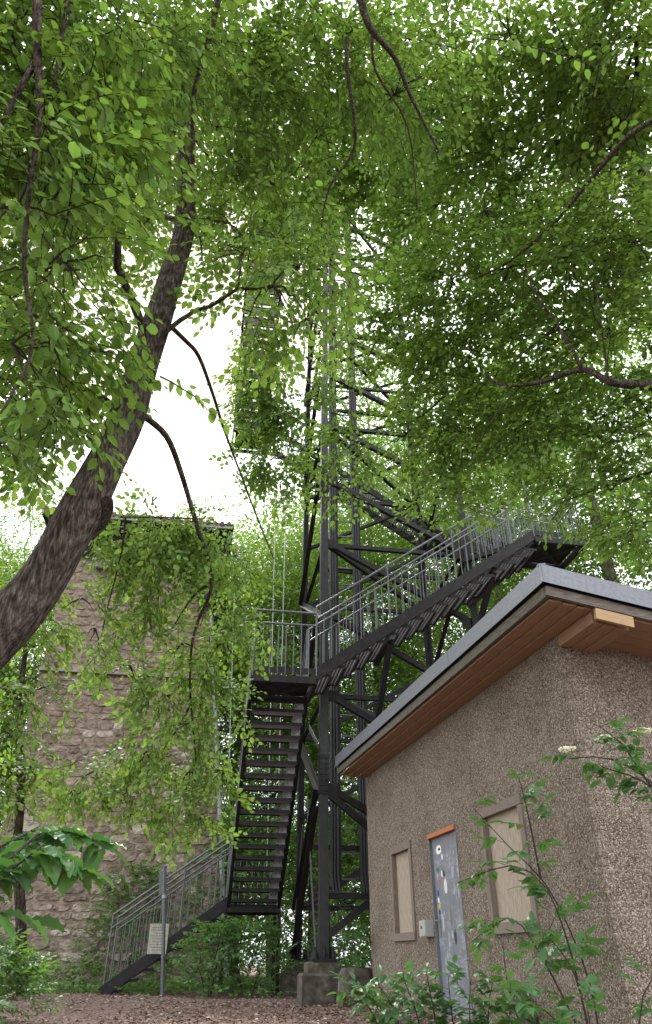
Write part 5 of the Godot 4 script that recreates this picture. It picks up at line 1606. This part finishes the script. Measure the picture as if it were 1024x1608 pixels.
	# the wood behind
	for f in [["slim woodland beech behind the rubble tower's left side", -14, -23, 16, 2, 4, 0.2, 60, Color(1, 1, 1), Vector3(0, 0, 0)],
		["woodland beech standing far behind the left of the rubble tower", -11, -30, 22, 2, 5, 0.22, 80, Color(1, 1, 1), Vector3(0, 0, 0)],
		["low woodland beech beside the rubble tower's left wall", -10.9, -19, 14, 1.5, 2.6, 0.16, 70, Color(1, 1, 1), Vector3(0, 0, 0)],
		["pale woodland beech between the rubble tower and the mast", -2.9, -25, 19, 2, 2.8, 0.16, 64, Color(1, 1, 1), Vector3(0, 0, 0)],
		["woodland beech seen through the gap left of the mast", -6, -31, 22, 3, 4.2, 0.2, 70, Color(1, 1, 1), Vector3(0, 0, 0)],
		["thin woodland beech right behind the mast's left legs", -1.3, -20, 14, 2.5, 2.4, 0.12, 40, Color(1, 1, 1), Vector3(0, 0, 0)],
		["woodland beech behind the cable ladder of the mast", 1.8, -23, 26, 1.5, 3.4, 0.2, 80, Color(1, 1, 1), Vector3(0, 0, 0)],
		["leaning woodland beech seen through the mast's bracing", 4.6, -20, 23, 3, 3.2, 0.18, 70, Color(1, 1, 1), Vector3(0.06, 0, 0)],
		["stout woodland beech behind the upper right stair landing", 7.6, -16.2, 20, 6, 4, 0.3, 60, Color(1, 1, 1), Vector3(0, 0, 0)],
		["woodland beech behind the hut's roof, well to the right", 12, -14, 19, 4, 4.2, 0.26, 56, Color(1, 1, 1), Vector3(0, 0, 0)],
		["woodland beech deep in the wood behind the hut", 9.5, -24, 20, 2, 4.5, 0.26, 56, Color(1, 1, 1), Vector3(0, 0, 0)],
		["woodland beech far behind the mast", 3.5, -32, 31, 2, 5, 0.28, 90, Color(1, 1, 1), Vector3(0, 0, 0)],
		["woodland beech far right behind the hut", 16.5, -20, 20, 2, 4.6, 0.26, 50, Color(1, 1, 1), Vector3(0, 0, 0)],
		["low bushy woodland beech behind the mast's near legs", -0.4, -24, 21, 0.3, 2.8, 0.15, 66, Color(1, 1, 1), Vector3(0, 0, 0)],
		["low bushy woodland beech behind the hut's far corner", 3.2, -25, 16, 0.3, 3.4, 0.16, 56, Color(1, 1, 1), Vector3(0, 0, 0)],
		["low bushy woodland beech filling the gap beside the rubble tower", -3.6, -29, 17, 0.3, 3, 0.16, 50, Color(1, 1, 1), Vector3(0, 0, 0)],
		["low bushy woodland beech deep behind the stair's far side", 6.5, -27, 18, 0.3, 3.8, 0.18, 56, Color(1, 1, 1), Vector3(0, 0, 0)],
		["broad woodland beech closing the view far behind the mast", 0, -38, 20, 0.3, 7, 0.22, 80, Color(1, 1, 1), Vector3(0, 0, 0)],
		["broad woodland beech closing the view far behind the hut", 11, -36, 22, 0.3, 7, 0.22, 80, Color(1, 1, 1), Vector3(0, 0, 0)],
		["slender woodland beech between the rubble tower's left wall and the wood", -12.3, -24.5, 18.5, 1.5, 3.4, 0.18, 76, Color(1, 1, 1), Vector3(0, 0, 0)],
		["spreading beech added out of view behind left to shade the near leaves", -6.5, 1.5, 15, 4.5, 4.6, 0.3, 60, Color(1, 1, 1), Vector3(0, 0, 0)],  # unseen tree, added to block open sky and darken the upper-left leaves
		["woodland beech far behind the left edge of the clearing", -18, -32, 19, 2, 5, 0.26, 50, Color(1, 1, 1), Vector3(0, 0, 0)]]:
		far_tree(f[0], f[1], f[2], f[3], f[4], f[5], f[6], f[7], f[8], f[9], {"scale": 1.7} if f[2] > 0.0 else {})

	# undergrowth
	for s in [["leafy shrub growing under the lowest stair flight", "undergrowth around the mast and tower", Vector3(-2, 0, -14.15), 0.7, 1, 300, Color(1, 1, 1), 0.7],
		["bushy shrub between the stair flight and the mast's blocks", "undergrowth around the mast and tower", Vector3(-1.35, 0, -14.4), 0.8, 1.05, 300, Color(1, 1, 1), 0.7],
		["dense shrub pressed against the rubble tower above the stair", "undergrowth around the mast and tower", Vector3(-4.5, 0, -17.9), 1, 2.35, 420, Color(1, 1, 1), 0.9],
		["low shrub at the rubble tower's foot near the first step", "undergrowth around the mast and tower", Vector3(-4.9, 0, -16.6), 0.5, 0.5, 80, Color(1, 1, 1), 0.8],
		["spreading shrub at the tower's left foot", "undergrowth around the mast and tower", Vector3(-7.2, 0, -16.8), 1, 0.9, 300, Color(1, 1, 1), 0.9],
		["low shrub on the ground left of the stair foot", "undergrowth around the mast and tower", Vector3(-6.4, 0, -16.4), 0.8, 0.6, 240, Color(1, 1, 1), 0.8],
		["tall shrub behind the mast, left of its far leg", "undergrowth around the mast and tower", Vector3(-1.8, 0, -17.6), 1.3, 3.4, 480, Color(1, 1, 1), 1],
		["tall shrub directly behind the mast", "undergrowth around the mast and tower", Vector3(0.3, 0, -17.4), 1.4, 3.8, 520, Color(1, 1, 1), 1],
		["tall shrub behind the mast close to the hut", "undergrowth around the mast and tower", Vector3(2.1, 0, -17.8), 1.5, 4.4, 540, Color(1, 1, 1), 1],
		["shrub behind the concrete blocks", "undergrowth around the mast and tower", Vector3(0.5, 0, -14.9), 0.8, 1.5, 170, Color(1, 1, 1), 0.9],
		["small shrub right of the mast's blocks", "undergrowth around the mast and tower", Vector3(1, 0, -13.6), 0.6, 1.5, 120, Color(1, 1, 1), 0.9],
		["broad shrub behind the stair's lower landing", "undergrowth around the mast and tower", Vector3(-3.2, 0, -19.5), 1.6, 5.4, 640, Color(1, 1, 1), 1],
		["low leafy shrub at the clearing's left edge beside the young beech", "undergrowth around the mast and tower", Vector3(-5, 0, -12.9), 0.75, 0.65, 220, Color(1, 1, 1), 0.75],
		["leafy shrub hiding the foot of the young beech", "undergrowth around the mast and tower", Vector3(-3.35, 0, -8.1), 0.6, 0.6, 240, Color(1, 1, 1), 0.7],
		["broad shrub rising behind the second flight", "undergrowth around the mast and tower", Vector3(-0.9, 0, -20.2), 1.8, 5.8, 700, Color(1, 1, 1), 1.05],
		["broad shrub at the wood's edge behind the mast", "undergrowth around the mast and tower", Vector3(3.8, 0, -18.5), 2, 6, 700, Color(1, 1, 1), 1.05],
		["broad bank of bushes in the wood beyond the mast's near leg", "undergrowth around the mast and tower", Vector3(0.5, 0, -27), 3.2, 5, 420, Color(1, 1, 1), 1.6],
		["broad bank of bushes in the wood beyond the hut's back wall", "undergrowth around the mast and tower", Vector3(6, 0, -25), 3.2, 6, 420, Color(1, 1, 1), 1.6],
		["broad bank of bushes in the wood beyond the rubble tower's pipe", "undergrowth around the mast and tower", Vector3(-4.2, 0, -28), 3, 5, 400, Color(1, 1, 1), 1.6],
		["broad bank of bushes far off behind the mast", "undergrowth around the mast and tower", Vector3(3.5, 0, -34), 4, 6, 460, Color(1, 1, 1), 1.8],
		["broad bank of bushes far off between mast and rubble tower", "undergrowth around the mast and tower", Vector3(-2.5, 0, -36), 4, 6, 460, Color(1, 1, 1), 1.8],
		["broad bank of bushes far off left of the rubble tower", "undergrowth around the mast and tower", Vector3(-13, 0, -30), 4, 6, 460, Color(1, 1, 1), 1.8],
		["broad shrub at the wood's edge left of the rubble tower", "undergrowth around the mast and tower", Vector3(-10.2, 0, -17.2), 1.6, 4.2, 420, Color(1, 1, 1), 1.1]]:
		shrub(s[0], s[1], s[2], s[3], s[4], s[5], s[6], "bough" if s[7] > 1.3 else "shrub", s[7])
	for s in [["arching elder in front of the hut's right-hand window", Vector3(2.05, -0.8, -4.5), [[Vector3(1.87, -0.25, -5.99), Vector3(1.82, 0.32, -5.73), Vector3(1.66, 0.76, -5.56), Vector3(1.52, 0.99, -5.47), Vector3(1.31, 1.18, -5.41), Vector3(1.08, 1.43, -5.37)], [Vector3(1.78, 0.04, -5.8), Vector3(1.6, 0.75, -5.45), Vector3(1.37, 1.06, -5.37), Vector3(0.96, 0.98, -5.66)], [Vector3(1.82, -0.11, -5.89), Vector3(1.5, 0.54, -5.71), Vector3(1.33, 0.77, -5.8), Vector3(1.08, 0.62, -6.02)], [Vector3(1.5, 0.98, -5.42), Vector3(1.44, 1.37, -5.28), Vector3(1.38, 1.63, -5.17)], [Vector3(1.78, -0.09, -5.76), Vector3(1.65, 0.46, -5.52), Vector3(1.51, 0.65, -5.52), Vector3(1.56, 0.75, -5.45)]], 12, 0.85, []],
		["low dense elder shoots in front of the metal door", Vector3(1, -0.9, -5.4), [[Vector3(0.56, -0.41, -7.29), Vector3(0.4, 0.11, -6.95), Vector3(0.18, 0.34, -6.32)], [Vector3(0.72, -0.41, -7.29), Vector3(0.58, 0.11, -6.95), Vector3(0.39, 0.37, -6.44)], [Vector3(0.87, -0.41, -7.29), Vector3(0.75, 0.11, -6.95), Vector3(0.61, 0.39, -6.57)], [Vector3(1, -0.41, -7.29), Vector3(0.89, 0.11, -6.95), Vector3(0.81, 0.42, -6.67)], [Vector3(1.13, -0.41, -7.29), Vector3(1.03, 0.11, -6.95), Vector3(1, 0.42, -6.79)], [Vector3(1.26, -0.41, -7.29), Vector3(1.17, 0.11, -6.95), Vector3(1.21, 0.39, -6.93)], [Vector3(1.39, -0.41, -7.29), Vector3(1.32, 0.11, -6.95), Vector3(1.42, 0.36, -7.07)], [Vector3(1.55, -0.41, -7.29), Vector3(1.49, 0.11, -6.95), Vector3(1.68, 0.33, -7.23)], [Vector3(1.75, -0.41, -7.29), Vector3(1.72, 0.11, -6.95), Vector3(2.04, 0.27, -7.46)]], 24, 0.75, []],
		["elder with cream flower heads reaching in over the hut's front wall", Vector3(2.3, -0.9, -3.2), [[Vector3(2.46, 0.53, -4.28), Vector3(2.08, 1.02, -4.08), Vector3(1.83, 1.28, -3.97), Vector3(1.58, 1.44, -3.92), Vector3(1.35, 1.45, -3.98)], [Vector3(2.08, 1.02, -4.08), Vector3(1.74, 1.3, -3.9), Vector3(1.62, 1.49, -3.83), Vector3(1.51, 1.59, -3.83)], [Vector3(2.19, 0.93, -4.14), Vector3(1.84, 1.22, -3.95), Vector3(1.67, 1.33, -3.88), Vector3(1.5, 1.39, -3.9)]], 20, 0.6, [Vector3(1.35, 1.49, -3.95), Vector3(1.54, 1.53, -3.87), Vector3(1.73, 1.55, -3.8)]],
		["elder shoots at the foot of the hut's near corner", Vector3(1.6, -0.9, -3.6), [[Vector3(1.51, -0.26, -5.15), Vector3(1.51, 0.11, -4.92), Vector3(1.49, 0.32, -4.84), Vector3(1.46, 0.34, -4.88)], [Vector3(1.4, -0.26, -5.15), Vector3(1.36, 0.11, -4.92), Vector3(1.26, 0.26, -4.82), Vector3(1.04, 0.32, -4.78)], [Vector3(1.69, -0.26, -5.15), Vector3(1.76, 0.05, -4.96), Vector3(1.8, 0.35, -4.76), Vector3(1.87, 0.44, -4.7)], [Vector3(1.18, -0.26, -5.15), Vector3(1.18, 0.07, -5.06), Vector3(1.09, 0.34, -5), Vector3(1.08, 0.6, -4.95)]], 13, 0.75, []],
		["slender young elder at the hut's far corner", Vector3(0.62, -0.1, -10.6), [[Vector3(0.85, -0.3, -11.75), Vector3(0.74, 0.35, -11.45), Vector3(0.6, 0.8, -11.27), Vector3(0.43, 0.95, -11.18)], [Vector3(0.8, -0.29, -11.63), Vector3(0.77, 0.14, -11.47), Vector3(0.51, 0.57, -11.3)], [Vector3(0.85, -0.36, -10.71), Vector3(1.01, -0.03, -10.5), Vector3(0.85, 0.1, -10.41)]], 9, 1, []]]:
		elder(s[0], s[1], s[2], s[3], s[4], s[5])
	hazel_branch()
